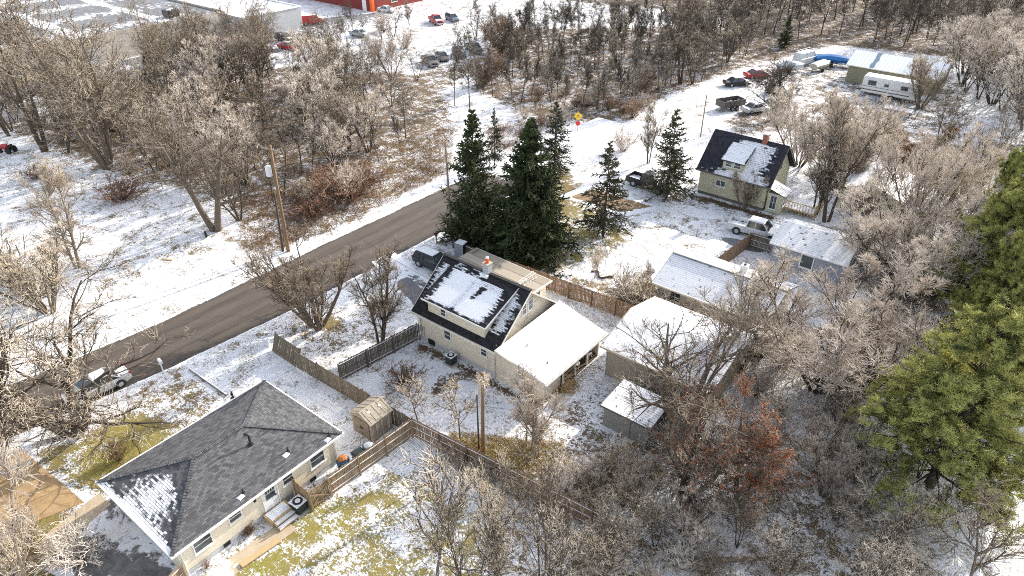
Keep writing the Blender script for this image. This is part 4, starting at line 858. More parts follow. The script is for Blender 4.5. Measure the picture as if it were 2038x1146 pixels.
for a_ in (
  ('suv', 'blue grey suv parked behind the bright red pickup', 'car_blue', 900, 41, -22, ('roof',)),
  ('sedan', 'white car parked against the red building', 'car_white', 770, 24, 12, ('roof', 'hood')),
  ('sedan', 'dull red car with snow on its roof by the grey block building', 'car_red', 575, 98, 10, ('roof',)),
  ('suv', 'black suv behind the dull red car', 'car_black', 568, 82, 5, ('hood',)),
  ('sedan', 'grey car covered in snow between bare trees in the upper lot', 'car_silver', 716, 72, 8, ('roof', 'hood', 'trunk')),
  ('sedan', 'grey sedan between the brown pickup and the blue hatchback', 'car_brown', 880, 118, -30, ()),
  ('suv', 'blue hatchback with bright windscreen in the snowy lot', 'car_blue', 914, 112, -30, ('glass',)),
  ('sedan', 'yellow car with snowy roof behind the left woods', 'car_yellow', 40, 168, -60, ('roof',)),
  ('suv', 'dark car with white snowy roof at the left edge', 'car_black', 8, 100, -60, ('roof',)),
  ('sedan', 'dark snow covered car on the left side of the white lane', 'car_black', 1466, 170, 50, ('roof', 'hood')),
  ('sedan', 'dark red car with snowy hood at the edge of the woods by the lane', 'car_red', 1506, 154, 50, ('roof', 'hood')),
  ('sedan', 'white car with snow under the crooked dark tree, beside the trailer', 'car_white', 1503, 222, 60, ('roof',)),
  ('sedan', 'snow covered car right of the crooked dark tree', 'car_silver', 1540, 214, 60, ('roof', 'hood', 'glass')),
  ('suv', 'dark green car behind the tan crowned tree by the lane', 'car_green', 1552, 187, 5, ('glass',))):
    car(a_[0], a_[1], a_[2], *G(a_[3], a_[4]), a_[5], snow=a_[6], simple=True, H=1.6 if a_[0] == 'suv' else 1.43)
car('pickup', 'brown pickup at the left end of the row in the snowy lot', 'car_brown', *G(856, 128), -28, 5.6, 1.95, 1.8, (), cat='pickup truck', simple=True)
car('pickup', 'dark pickup at the right end of the row in the snowy lot', 'car_green', *G(943, 102), -28, 5.6, 1.95, 1.8, (), cat='pickup truck', simple=True)
car('pickup', 'dark brown pickup beside the dull red car', 'car_brown', *G(606, 82), 10, 5.6, 1.95, 1.8, (), cat='pickup truck', simple=True)
car('van', 'red van with snowy roof at the grey block building corner', 'car_red', *G(622, 48), 60, 5.0, 1.95, 2.0, ('roof', 'glass'), cat='van', simple=True)
car('van', 'white work van with ladder rack by the blue boat', 'car_white', *G(1600, 128), 75, 5.6, 2.0, 2.5, (), cat='van', simple=True)
x, y = G(1600, 128)
lr = thing('ladder_rack', 'white ladder rack on top of the white work van', 'rack', (x, y, 2.53), radians(75)); mb = MB()
for i in range(4): mb.obox((-1.8+i*1.2, -.8, .12), (-1.8+i*1.2, .8, .12), .06, .06)
for s_ in (-.8, .8): mb.obox((-2.1, s_, .14), (2.1, s_, .14), .06, .06)
mb.build('bars', 'white_paint', lr)

def utility_trailer(label, x, y, deg):
    r = thing('dump_trailer', label, 'trailer', (x, y, 0), radians(deg)); b_ = MB()
    b_.box(-2, 2, -1, 1, .62, .72).box(-2, 2, -1.05, -.98, .6, 1.55).box(-2, 2, .98, 1.05, .6, 1.55).box(-2.06, -2, -1.05, 1.05, .6, 1.55).box(2, 2.06, -1.05, 1.05, .6, 1.55)
    for i in range(5): b_.box(-1.9+i*.93, -1.82+i*.93, -1.1, -1.051, .6, 1.55).box(-1.9+i*.93, -1.82+i*.93, 1.051, 1.1, .6, 1.55)
    b_.build('box', 'tarnish', r)
    c_ = MB(); 
    for i in range(14):
        px_, py_ = R.uniform(-1.6, 1.6), R.uniform(-.7, .7); c_.frus((px_-.3, px_+.3, py_-.2, py_+.2), (px_-.15, px_+.15, py_-.1, py_+.1), .73, R.uniform(.95, 1.4))
    c_.build('load', 'snow_wood', r)
    for xx in (-.5, .4):
        for s_ in (-1, 1): w_ = MB().tube([(xx, s_*1.12, .38), (xx, s_*1.32, .38)], .38, 16).build('wheel', 'tyre', r); MB().tube([(xx, s_*1.321, .38), (xx, s_*1.34, .38)], .2, 12).build('rim', 'rim', w_)
    MB().obox((2.06, .5, .6), (3.3, 0, .55), .08, .1).obox((2.06, -.5, .6), (3.3, 0, .55), .08, .1).build('tow_bar', 'black_metal', r)
utility_trailer('dark high sided dump trailer with snowy load on the white lane', *G(1452, 216), 62)
# camper
r = thing('camper_trailer', 'long white camper trailer with snow on its roof below the pole barn', 'camper', (-21.8, 127.6, 0), 0)
MB().box(-4.3, 4.3, -1.25, 1.25, .5, 3.0).build('body', 'white_paint', r).modifiers.new('b', 'BEVEL').width = .12
MB().box(-4.2, 4.2, -1.15, 1.15, 3.002, 3.1).build('roof_snow', 'snow', r)
MB().box(-4.28, 4.28, -1.262, -1.252, .95, 1.1).box(-4.28, 4.28, -1.262, -1.252, 1.5, 1.56).build('stripe', 'tarnish', r)
for x0, x1, z0, z1 in ((-3.4, -2.2, 1.8, 2.5), (-.9, -.3, 1.9, 2.3), (1.6, 2.6, 1.8, 2.4)):
    w_ = MB().box(x0-.05, x1+.05, -1.285, -1.253, z0-.05, z1+.05).build('window', 'grey_metal', r); MB().box(x0, x1, -1.30, -1.286, z0, z1).build('pane', 'glass', w_)
MB().box(3.1, 3.75, -1.275, -1.253, .7, 2.6).build('door', 'frost_white', r)
for xx in (-.4, .55):
    for s_ in (-1, 1): w_ = MB().tube([(xx, s_*1.0, .36), (xx, s_*1.27, .36)], .36, 16).build('wheel', 'tyre', r); MB().tube([(xx, s_*1.271, .36), (xx, s_*1.29, .36)], .2, 12).build('rim', 'rim', w_)
MB().obox((-4.3, .5, .5), (-5.4, 0, .5), .08, .1).obox((-4.3, -.5, .5), (-5.4, 0, .5), .08, .1).build('tow_bar', 'black_metal', r)
# boats
def boat(label, x, y, deg, L, Wd, hull, cover, z=.45):
    r = thing('covered_boat', label, 'boat', (x, y, 0), radians(deg)); n = 9; rg = []
    for i in range(n):
        t_ = i/(n-1); hw = Wd/2*(1-max(0, t_-.45)**2*3.1); hw = max(hw, .05); xx = -L/2+L*t_
        rg.append([(xx, 0, z+.02+.25*max(0, t_-.5)), (xx, -hw*.8, z+.3), (xx, -hw, z+.8+.1*t_), (xx, -hw*.5, z+1.0+.3*sin(pi*min(1, t_*1.1))), (xx, 0, z+1.05+.45*sin(pi*min(1, t_*1.1))), (xx, hw*.5, z+1.0+.3*sin(pi*min(1, t_*1.1))), (xx, hw, z+.8+.1*t_), (xx, hw*.8, z+.3)])
    mb = loft(rg); mb.m = [1 if (i % 8) in (2, 3, 4, 5) else 0 for i in range(len(mb.f))]; mb.build('hull', [hull, cover], r)
    MB().obox((-L/2, 0, .4), (L/2+.8, 0, .4), .1, .1).obox((-.6, -Wd/2+.1, .38), (-.6, Wd/2-.1, .38), .08, .08).build('boat_trailer', 'tarnish', r)
    for s_ in (-1, 1): MB().tube([(-.6, s_*(Wd/2-.1), .32), (-.6, s_*(Wd/2+.1), .32)], .32, 14).build('wheel', 'tyre', r)
    return r
boat('boat under a bright blue tarp left of the pole barn', *G(1662, 130), 10, 7.5, 2.8, 'blue_tarp', 'blue_tarp')
boat('small white boat with tan edge in front of the blue tarp boat', *G(1632, 140), 70, 4.6, 1.9, 'soffit', 'boat_white')
boat('small boat under white cover left of the work van', *G(1572, 142), 40, 4.8, 2.0, 'boat_white', 'boat_white')
r = thing('low_table', 'flat snow topped crate platform in front of the camper', 'platform', (*G(1785, 228), 0), 0)
MB().box(-2, 2, -.9, .9, .7, .82).build('top', 'weather_wood', r); MB().box(-1.95, 1.95, -.85, .85, .821, .95).build('snow', 'snow', r)
for sx in (-1.8, 1.8):
    for sy in (-.75, .75): MB().box(sx-.06, sx+.06, sy-.06, sy+.06, 0, .7).build('leg', 'weather_wood', r)
# tractor at the left edge
x, y = G(18, 303); r = thing('garden_tractor', 'small dark red and black tractor in the snow at the left edge', 'tractor', (x, y, 0), radians(200))
MB().box(-.2, 1.1, -.35, .35, .45, 1.0).build('hood', 'car_red', r).modifiers.new('b', 'BEVEL').width = .06; MB().box(-.9, -.2, -.3, .3, .45, .7).build('body', 'black_metal', r); MB().box(-.75, -.3, -.25, .25, .75, .88).box(-.82, -.74, -.25, .25, .75, 1.25).build('seat', 'black_metal', r)
for xx, rr_ in ((-.6, .45), (.8, .3)):
    for s_ in (-1, 1): MB().tube([(xx, s_*.38, rr_), (xx, s_*.6, rr_)], rr_, 16).build('wheel', 'tyre', r)
MB().tube([(-.1, 0, 1.0), (-.25, 0, 1.25)], .03, 6).tube([(-.25, -.15, 1.25), (-.25, .15, 1.25)], .03, 6).build('steering_wheel', 'black_metal', r)

# ------------------------------------------------------------------ poles, signs and yard things
def pole(name, label, px, py, H, r0, r1, mat, lean=(0, 0), cat='pole'):
    x, y = G(px, py); r = thing(name, label, cat, (x, y, 0), 0)
    MB().tube([(0, 0, -.3), (lean[0]*.5, lean[1]*.5, H/2), (lean[0], lean[1], H)], [r0, (r0+r1)/2, r1], 12).build('pole', mat, r, smooth=True); return r
r = pole('utility_pole', 'tall brown utility pole with crossarm and transformer beside the far roadside', 574, 500, 11.6, .19, .13, 'pole_wood', (.2, .15))
mb = MB().obox((.2-1.1*cos(.2), .15-.1-1.1*sin(.2), 11.2), (.2+1.1*cos(.2), .15-.1+1.1*sin(.2), 11.2), .1, .12); arm = mb.build('crossarm', 'bark_pale', r)
for k in (-1, -.45, .45, 1): MB().tube([(.2+k*cos(.2), .05+k*sin(.2), 11.26), (.2+k*cos(.2), .05+k*sin(.2), 11.45)], [.05, .035], 8).build('insulator', 'grey_metal', arm)
MB().tube([(-.22, -.28, 8.5), (-.22, -.28, 9.5)], .28, 14).tube([(-.22, -.28, 9.5), (-.22, -.28, 9.6)], [.28, .12], 14).build('transformer', 'frost_white', r)
MB().obox((.05, -.1, 9.9), (.55, -.9, 10.2), .04, .04).build('bracket', 'grey_metal', r)
for p_, q_ in (((.3, -.1, 11.45), None),): pass
r = pole('utility_pole', 'short dark brace pole standing close left of the tall utility pole', 563, 500, 6.2, .13, .1, 'bark_dark', (-.35, .6))
r = pole('utility_pole', 'tall slim pale pole in front of the left spruce', 899, 478, 11.0, .15, .09, 'bark_pale', (-.15, 0))
MB().obox((-.6, 0, 10.6), (.4, 0, 10.6), .06, .08).build('crossarm', 'bark_pale', r)
r = pole('light_pole', 'slim white pole rising from the thicket at the top centre', 1151, 68, 10, .13, .08, 'frost_white')
r = pole('utility_pole', 'grey pole at the left of the yellow house, by the trailer lane', 1394, 272, 6.0, .1, .07, 'bark_pale')
MB().tube([(0, 0, 5.9), (-2.2, -.4, 5.2)], .015, 5).build('wire', 'grey_metal', r)
def wire(label, a_, b_, sag):
    P_ = [(a_[0]+(b_[0]-a_[0])*k/14, a_[1]+(b_[1]-a_[1])*k/14, a_[2]+(b_[2]-a_[2])*k/14-sag*4*(k/14)*(1-k/14)) for k in range(15)]
    o = MB().tube(P_, .02, 4).build('power_line', 'tarnish', None, a_); tag(o, label, 'power line')
u1 = G(574, 500); u2 = G(899, 478)
wire('thin power line from the tall utility pole to the pale pole by the spruces', (u1[0]+1.1, u1[1]+.2, 11.4), (u2[0]-.5, u2[1], 10.6), 1.2)
wire('thin power line leaving the tall utility pole toward the crooked tree', (u1[0]+.2, u1[1], 11.3), (-60, -12, 11.0), 1.4)
wire('thin service line from the tall utility pole to the dormer house', (u1[0]+.3, u1[1]-.2, 9.8), (-36.2, 35.0, 5.0), 1.0)
wire('thin line from the ranch house roof corner to the tan garden shed', (-30.6, 19.5, 2.7), (-31.5, 22.2, 1.8), .1)
# snag pole with dead vine
r = pole('dead_tree_pole', 'tall bare brown trunk pole with dead vine clump on top in the fenced yard', 961, 905, 7.4, .15, .11, 'pole_wood', (.1, .1), 'pole')
mb = MB()
for i in range(150):
    a_ = R.uniform(0, 6.28); z = 7.2-abs(R.gauss(0, .45)); d = R.uniform(.15, .55); p0 = (.1+cos(a_)*.1, .1+sin(a_)*.1, z); p1 = (.1+cos(a_)*d, .1+sin(a_)*d, z+R.uniform(-.3, .25)); p2 = (p1[0]+R.uniform(-.15, .15), p1[1]+R.uniform(-.15, .15), p1[2]-R.uniform(.05, .45))
    mb.tube([p0, p1, p2], [.02, .016, .008], 3, cap=False)
mb.build('dead_vine', 'twig_tan', r); MB().tube([(.05, 0, 4.6), (1.6, 1.3, 4.2), (3.4, 3.2, 3.2)], .012, 4).build('wire', 'black_metal', r)
r = pole('utility_pole', 'thin dark pole close left of the vine topped trunk pole', 953, 893, 5.0, .07, .05, 'bark_dark')
# road sign
x, y = G(1149, 268); r = thing('road_sign', 'yellow diamond road sign above a small red disc at the road end', 'sign', (x, y, 0), radians(30)); MB().box(-.03, .03, -.03, .03, 0, 3.4).build('post', 'grey_metal', r)
MB().ext([(0, -.05, 2.15), (.62, -.05, 2.77), (0, -.05, 3.39), (-.62, -.05, 2.77)], (0, -.015, 0)).build('sign_plate', 'sign_yellow', r)
MB().box(-.27, .27, -.072, -.066, 2.6, 2.66).box(-.2, .2, -.072, -.066, 2.73, 2.8).ext([(-.2, -.066, 2.86), (.2, -.066, 2.86), (0, -.066, 3.02)], (0, -.006, 0)).build('lettering', 'tarnish', r)
MB().tube([(0, -.05, 1.72), (0, -.065, 1.72)], .36, 8).build('red_plate', 'sign_red', r)
# mailboxes
def mailbox(label, px, py, mat, deg, arm=False):
    x, y = G(px, py); r = thing('mailbox', label, 'mailbox', (x, y, 0), radians(deg)); MB().box(-.05, .05, -.05, .05, 0, 1.05).build('post', mat if mat != 'black_metal' else 'weather_wood', r)
    pts = [(-.13, 1.06), (.13, 1.06), (.13, 1.25), (.08, 1.34), (-.08, 1.34), (-.13, 1.25)]; bx = MB().ext([(p_[0], -.28, p_[1]) for p_ in pts], (0, .56, 0)).build('box', mat, r); MB().box(.131, .15, -.1, -.06, 1.2, 1.38).build('flag', 'sign_red', bx)
    if arm: MB().obox((.0, 0, .2), (1.3, -.3, .12), .12, .1).build('arm', 'weather_wood', r)
mailbox('black mailbox on a wooden post by the spruces', 869, 484, 'black_metal', 20, True); mailbox('grey white mailbox at the road edge by the silver sedan', 326, 742, 'frost_white', 80); mailbox('small white post box by the leafless roadside tree', 669, 600, 'frost_white', 80)
# grey cabinet
x, y = G(919, 515); r = thing('storage_cabinet', 'tall grey and black cabinet with snow on top under the spruce', 'cabinet', (x, y, 0), radians(8)); MB().box(-.5, .5, -.45, .45, .05, 1.9).build('body', 'black_metal', r); MB().box(-.5, .5, -.47, -.452, .1, 1.85).build('front_panel', 'snow_grey_metal', r); MB().box(-.48, .48, -.43, .43, 1.901, 1.98).build('snow_cap', 'snow', r)
# birdhouse
x, y = G(1204, 537); r = thing('birdhouse_pole', 'white birdhouse on a thin pole in the snowy yard', 'birdhouse', (x, y, 0), .3); MB().tube([(0, 0, 0), (0, 0, 2.0)], .04, 6).build('post', 'frost_white', r); h_ = MB().box(-.22, .22, -.18, .18, 2.0, 2.4).build('house', 'white_paint', r)
MB().ext([(-.28, -.24, 2.4), (.28, -.24, 2.4), (0, -.24, 2.62)], (0, .48, 0)).build('roof', 'snow', r); MB().tube([(0, -.181, 2.22), (0, -.19, 2.22)], .05, 10).build('hole', 'dark_opening', h_)
x, y = G(1203, 543); r = thing('planter_ring', 'dark curved edging with dead plants round the birdhouse pole', 'planter', (x, y, 0)); MB().tube([(-1.1+2.2*i/10, -.7+.45*sin(i*.8), .1) for i in range(11)], .09, 6).build('edging', 'bark_dark', r)
x, y = G(1152, 588); r = thing('garden_ring', 'dark irregular hose ring lying on the snowy back yard', 'hose', (x, y, 0)); MB().tube([(1.5*cos(i/14*6.28)*(1+.12*sin(i*2)), .85*sin(i/14*6.28), .05) for i in range(13)], .05, 6).build('ring', 'bark_dark', r)
# outdoor cooling units
def ac(label, x, y, s_=1.0):
    r = thing('cooling_unit', label, 'air conditioner', (x, y, 0), R.uniform(-.1, .1)); h = .38*s_
    MB().box(-h, h, -h, h, .08, .82).build('body', 'dark_plastic', r).modifiers.new('b', 'BEVEL').width = .06; MB().box(-h-.02, h+.02, -h-.02, h+.02, .821, .88).build('top_panel', 'snow_grey_metal' if s_ < 1 else 'frost_white', r)
    f_ = MB().tube([(0, 0, .881), (0, 0, .90)], h*.82, 20).build('fan_ring', 'black_metal', r); MB().tube([(0, 0, .901), (0, 0, .93)], h*.45, 16).build('fan_hub', 'frost_white', f_)
    MB().box(-h-.12, h+.12, -h-.12, h+.12, 0, .079).build('pad', 'concrete', r)
    lv = MB()
    for i in range(7): lv.box(-h-.008, h+.008, -h-.012, -h-.002, .16+i*.09, .18+i*.09).box(h+.002, h+.012, -h-.008, h+.008, .16+i*.09, .18+i*.09)
    lv.build('louvre', 'black_metal', r)
ac('round topped dark outdoor cooling unit by the ranch house back door', -29.35, 15.25, 1.05); ac('snowy outdoor cooling unit against the dormer house wall', -31.75, 32.3, .95)
# trash bins
def bin_(label, x, y, deg, mat, lid, bag=None):
    r = thing('trash_bin', label, 'trash bin', (x, y, 0), radians(deg)); MB().frus((-.24, .24, -.28, .28), (-.31, .31, -.36, .36), .06, 1.02).build('body', mat, r)
    if lid: l_ = MB().frus((-.34, .34, -.39, .39), (-.26, .26, -.3, .3), 1.022, 1.10).build('lid', lid, r); MB().tube([(-.25, .4, 1.03), (.25, .4, 1.03)], .025, 6).build('handle', mat, l_)
    for s_ in (-1, 1): MB().tube([(s_*.2, .3, .12), (s_*.27, .3, .12)], .12, 12).build('wheel', 'tyre', r)
    if bag:
        mb = loft([[(cos(k/10*6.28)*q*R.uniform(.85, 1.1), sin(k/10*6.28)*q*1.1*R.uniform(.85, 1.1), z) for k in range(10)] for q, z in ((.2, .98), (.33, 1.06), (.3, 1.18), (.16, 1.27), (.03, 1.29))]); mb.build('contents', bag, r)
bin_('blue trash bin heaped with an orange bag, nearest the house wall', -29.75, 19.3, 10, 'blue_plastic', None, 'orange_plastic')
bin_('dark trash bin with a closed grey green lid, middle of the three', -29.45, 20.35, -5, 'dark_plastic', 'dark_plastic'); bin_('blue trash bin topped by a white bag, nearest the tan shed', -29.25, 21.2, 5, 'blue_plastic', None, 'frost_white')
# porch chairs
def chair(label, x, y, deg, mat):
    r = thing('porch_chair', label, 'chair', (x, y, .12), radians(deg)); MB().box(-.28, .28, -.26, .26, .4, .45).build('seat', mat, r)
    MB().ext([(-.26, .24, .45), (.26, .24, .45), (.3, .36, .9), (.17, .4, 1.05), (-.17, .4, 1.05), (-.3, .36, .9)], (0, .04, .01)).build('back', mat, r)
    for sx in (-.25, .25):
        for sy in (-.23, .23): MB().box(sx-.025, sx+.025, sy-.025, sy+.025, 0, .4).build('leg', mat, r)
        MB().box(sx-.03, sx+.03, -.24, .26, .62, .65).build('armrest', mat, r)
chair('white chair under the porch roof edge, left of two', -23.35, 38.1, 115, 'white_paint'); chair('white chair under the porch roof edge, right of two', -23.3, 39.7, 95, 'white_paint')
x, y = -23.4, 36.6; r = thing('porch_bucket', 'black bucket like grill under the porch roof', 'grill', (x, y, .12)); MB().tube([(0, 0, .35), (0, 0, .5), (0, 0, .72), (0, 0, .85)], [.12, .28, .32, .1], 14).build('bowl', 'black_metal', r)
for k in range(3): MB().tube([(.1*cos(k*2.1), .1*sin(k*2.1), .4), (.28*cos(k*2.1), .28*sin(k*2.1), 0)], .02, 5).build('leg', 'black_metal', r)
# firewood / straw heap at the porch, plank, tire, blocks
x, y = G(1128, 772); r = thing('straw_heap', 'heap of yellow straw at the open end of the porch', 'heap', (x, y, 0)); mb = MB()
for i in range(420):
    a_ = R.uniform(0, 6.28); d = abs(R.gauss(0, .5)); z = max(.02, .35-d*.25)*R.uniform(.2, 1.2); px_, py_ = cos(a_)*d*.8, sin(a_)*d*1.6; b_ = R.uniform(0, 6.28); mb.obox((px_, py_, z), (px_+cos(b_)*.3, py_+sin(b_)*.3, z+R.uniform(-.05, .12)), .04, .03)
mb.build('straw', 'raw_wood', r)
x, y = G(333, 517); r = thing('plank', 'short yellow plank lying on the snow across the road', 'plank', (x, y, 0), radians(28)); MB().box(-.6, .6, -.1, .1, .01, .08).build('board', 'raw_wood', r)
x, y = G(411, 472); r = thing('tire', 'black tire leaning at the foot of the forked tree', 'tire', (x, y, .36), radians(-20)); mb = MB(); n = 24; mb.tube([(cos(i/n*2*pi)*.27, 0, sin(i/n*2*pi)*.27) for i in range(n+1)], .1, 8, cap=False); mb.build('tread', 'tyre', r)
for i, (px_, py_, l_) in enumerate(((703, 785, 'grey concrete block beside the fence foot, larger'), (687, 792, 'small tilted grey paver beside the fence foot'))):
    x, y = G(px_, py_); r = thing('concrete_block', l_, 'block', (x, y, 0), .5+i); MB().box(-.2, .2, -.18, .18, 0, .38-.25*i).build('block', 'concrete', r)
    if not i: MB().box(-.12, .12, -.185, -.181, .08, .3).build('hole', 'dark_opening', r)
r = thing('concrete_slab', 'white broken slab standing at the street end of the fence', 'slab', (*G(532, 688), 0), .3); MB().box(-.3, .3, -.12, .12, 0, .75).build('block', 'frost_white', r)
x, y = G(365, 92); r = thing('barrel', 'orange container against the beige block building', 'container', (x, y, 0)); MB().tube([(0, 0, 0), (0, 0, 1.8)], .8, 12).build('body', 'orange_paint', r); MB().box(.9, 1.9, -.7, .7, 0, 1.4).build('side_box', 'blue_plastic', r)
x, y = G(905, 500); r = thing('yard_junk', 'low red toy frame on the dark ground behind the cabinet', 'toy', (*G(938, 516), 0)); MB().box(-.5, .5, -.04, .04, .4, .5).box(-.5, -.42, -.04, .04, 0, .5).box(.42, .5, -.04, .04, 0, .5).build('frame', 'sign_red', r)
r = thing('landscape_timber', 'long straight timber edging in the snow by the ranch house', 'timber', (*G(378, 735), 0), 0); x0, y0 = G(378, 735); x1, y1 = G(452, 787); MB().obox((0, 0, .07), (x1-x0, y1-y0, .07), .18, .14).build('timber', 'bark_pale', r); MB().obox((0, 0, .15), (x1-x0, y1-y0, .15), .15, .02).build('timber_snow', 'snow', r)
r = thing('bench_planks', 'tan planks on the snow beside the ranch house path', 'planks', (-28.7, 11.4, 0), 0); MB().obox((0, -.9, .1), (.25, 1.6, .1), .4, .08).build('board', 'raw_wood', r)

# ------------------------------------------------------------------ trees
class Poly:
    def __init__(s, P, r): s.P, s.r = P, r          # P (N,n,3)  r (N,n)
def nrm(v): return v/(np.linalg.norm(v, axis=-1, keepdims=True)+1e-9)
def growp(rg, start, d, length, r0, n=4, wig=.15, up=.1, taper=.75, curl=0.0):
    N = len(start); P = np.zeros((N, n+1, 3)); P[:, 0] = start; d = nrm(d); st = (length/n)[:, None]; bias = rg.normal(0, curl, (N, 3)) if curl else 0
    for i in range(n):
        d = nrm(d+rg.normal(0, wig, (N, 3))+np.array((0, 0, up))+bias*((-1)**i if curl > .25 else 1)); P[:, i+1] = P[:, i]+d*st
    t_ = np.linspace(0, 1, n+1); return Poly(P, r0[:, None]*(1-taper*t_)[None])
def spawn(rg, par, per, t0, t1, ang, lr, rr, base_len, n=4, wig=.15, up=.1, taper=.75, shrink=.5, curl=0.0, jit=.25):
    N, m, _ = par.P.shape; per = int(per); K = N*per; pi_ = np.repeat(np.arange(N), per); t_ = rg.uniform(t0, t1, K)
    s_ = t_*(m-1); i0 = np.minimum(s_.astype(int), m-2); f = (s_-i0)[:, None]; A = par.P[pi_, i0]; B = par.P[pi_, i0+1]; st = A*(1-f)+B*f; d = nrm(B-A)
    rad = par.r[pi_, i0]*(1-f[:, 0])+par.r[pi_, i0+1]*f[:, 0]
    rv = nrm(rg.normal(0, 1, (K, 3))); pp = nrm(rv-(rv*d).sum(-1, keepdims=True)*d); a_ = rg.normal(ang, jit*ang, K)[:, None]
    dd = d*np.cos(a_)+pp*np.sin(a_); L = np.repeat(base_len, per)*lr*(1-shrink*t_)*rg.uniform(.6, 1.25, K)
    c = growp(rg, st, dd, L, np.maximum(rad*rr, .0), n, wig, up, taper, curl); c.L = L; return c
def tubes(polys, sides=3, rmin=0.0):
    V = []; F = []; b = 0
    for p in polys:
        N, m, _ = p.P.shape; P = p.P; D = np.zeros_like(P); D[:, 1:-1] = P[:, 2:]-P[:, :-2]; D[:, 0] = P[:, 1]-P[:, 0]; D[:, -1] = P[:, -1]-P[:, -2]; D = nrm(D)
        ref = np.where(np.abs(D[..., 2:3]) < .9, np.array((0, 0, 1.)), np.array((1., 0, 0))); X_ = nrm(np.cross(ref, D)); Y_ = np.cross(D, X_)
        r = np.maximum(p.r, rmin)[..., None]; k = np.arange(sides)*2*np.pi/sides
        ring = np.stack([P+r*(np.cos(q)*X_+np.sin(q)*Y_) for q in k], 2)          # N,m,s,3
        idx = b+np.arange(N*m*sides).reshape(N, m, sides); nx = np.roll(idx, -1, 2)
        q = np.stack([idx[:, :-1], nx[:, :-1], nx[:, 1:], idx[:, 1:]], -1).reshape(-1, 4); V.append(ring.reshape(-1, 3)); F.append(q); b += N*m*sides
    return np.concatenate(V), np.concatenate(F)
def npmesh(name, V, F, mat, smooth=False):
    me = bpy.data.meshes.new(name); me.vertices.add(len(V)); me.vertices.foreach_set('co', V.astype(np.float32).ravel()); n, k = F.shape
    me.loops.add(n*k); me.loops.foreach_set('vertex_index', F.astype(np.int32).ravel()); me.polygons.add(n); me.polygons.foreach_set('loop_start', np.arange(n)*k)
    if smooth: me.polygons.foreach_set('use_smooth', np.ones(n, bool))
    me.update(); me.materials.append(M[mat]); return me
PROTO = {}
def proto(key, name, parts):
    """parts: list of (part name, mesh)"""
    r = bpy.data.objects.new(name, None); r.empty_display_size = .3; kids = []
    for pn, me in parts: o = bpy.data.objects.new(pn, me); o.parent = r; kids.append(o)
    PROTO[key] = (name, kids)
def put(key, x, y, sc, label, cat='tree', group=None, rz=None, tilt=(0, 0), sxy=None, name=None, z=0):
    nm, kids = PROTO[key]; r = bpy.data.objects.new(name or nm, None); r.empty_display_size = .3; C.objects.link(r); r.location = (x, y, z)
    r.rotation_euler = (tilt[0], tilt[1], R.uniform(0, 6.28) if rz is None else rz); s2 = sxy or sc; r.scale = (s2, s2, sc); tag(r, label, cat, group)
    for k in kids: c = k.copy(); C.objects.link(c); c.parent = r
    return r
def bare(key, seed, H, stems=1, spread=.15, limbs=9, lim_ang=.75, lim_len=.5, per=(9, 9, 7), bark='bark', twig='twig_tan', r0=.2, t0=.3, up=.12, wig=.16, tw=0.0128, tlen=(.6, .66, .7), curl=0.0, name='bare_tree', tn=2, lean=(0, 0), fork=None):
    rg = np.random.default_rng(seed); a_ = rg.uniform(0, 6.28, stems); sp = spread if stems > 1 else .04
    if fork: d = np.array(fork, float); stems = len(d); st = np.array([(.12*q[0]/abs(q[0]+1e-6), .05*q[1], -.2) for q in fork])
    else: d = np.stack([np.cos(a_)*sp*rg.uniform(.5, 1.2, stems)+lean[0], np.sin(a_)*sp*rg.uniform(.5, 1.2, stems)+lean[1], np.ones(stems)], -1); st = np.stack([np.cos(a_)*.12, np.sin(a_)*.12, np.full(stems, -.2)], -1)*(1 if stems > 1 else 0)+np.array((0, 0, -.1))
    Ls = H*rg.uniform(.78, 1.0, stems); trunk = growp(rg, st, d, Ls, np.full(stems, r0)*rg.uniform(.8, 1.1, stems), 9, .055+curl*.2, .03, .86)
    limb = spawn(rg, trunk, limbs, t0, .97, lim_ang, lim_len, .62, Ls, 6, wig*.7, up, .8, .55, curl)
    br = spawn(rg, limb, per[0], .2, 1, .7, tlen[0], .6, limb.L, 5, wig, up*.8, .75, .45, curl)
    tg = spawn(rg, br, per[1], .15, 1, .62, tlen[1], .62, br.L, 3, wig*.8, up*.8, .7, .35, curl)
    tt = spawn(rg, tg, per[2], .1, 1, .6, tlen[2]*1.0, .7, np.maximum(tg.L, .5), tn, wig, up*.7, .6, .2, curl)
    tg.r = np.maximum(np.minimum(tg.r, .02), tw*.8); tt.r = np.maximum(np.minimum(tt.r, tw*.85), tw*.6)
    br.r = np.maximum(br.r, tw*1.15); V, F = tubes([trunk], 9); V2, F2 = tubes([limb], 6, .02); V3, F3 = tubes([br], 3) if twig == 'twig_pink' else tubes([br, tg], 3); F2 = F2+len(V); F3 = F3+len(V)+len(V2)
    V = np.concatenate([V, V2, V3]); F = np.concatenate([F, F2, F3])
    CV, CF = tubes([tg, tt], 3) if twig == 'twig_pink' else tubes([tt], 3)
    proto(key, name, [('trunk', npmesh('trunk', V, F, bark, True)), ('crown', npmesh('crown', CV, CF, twig))]); return trunk, limb, br, tg
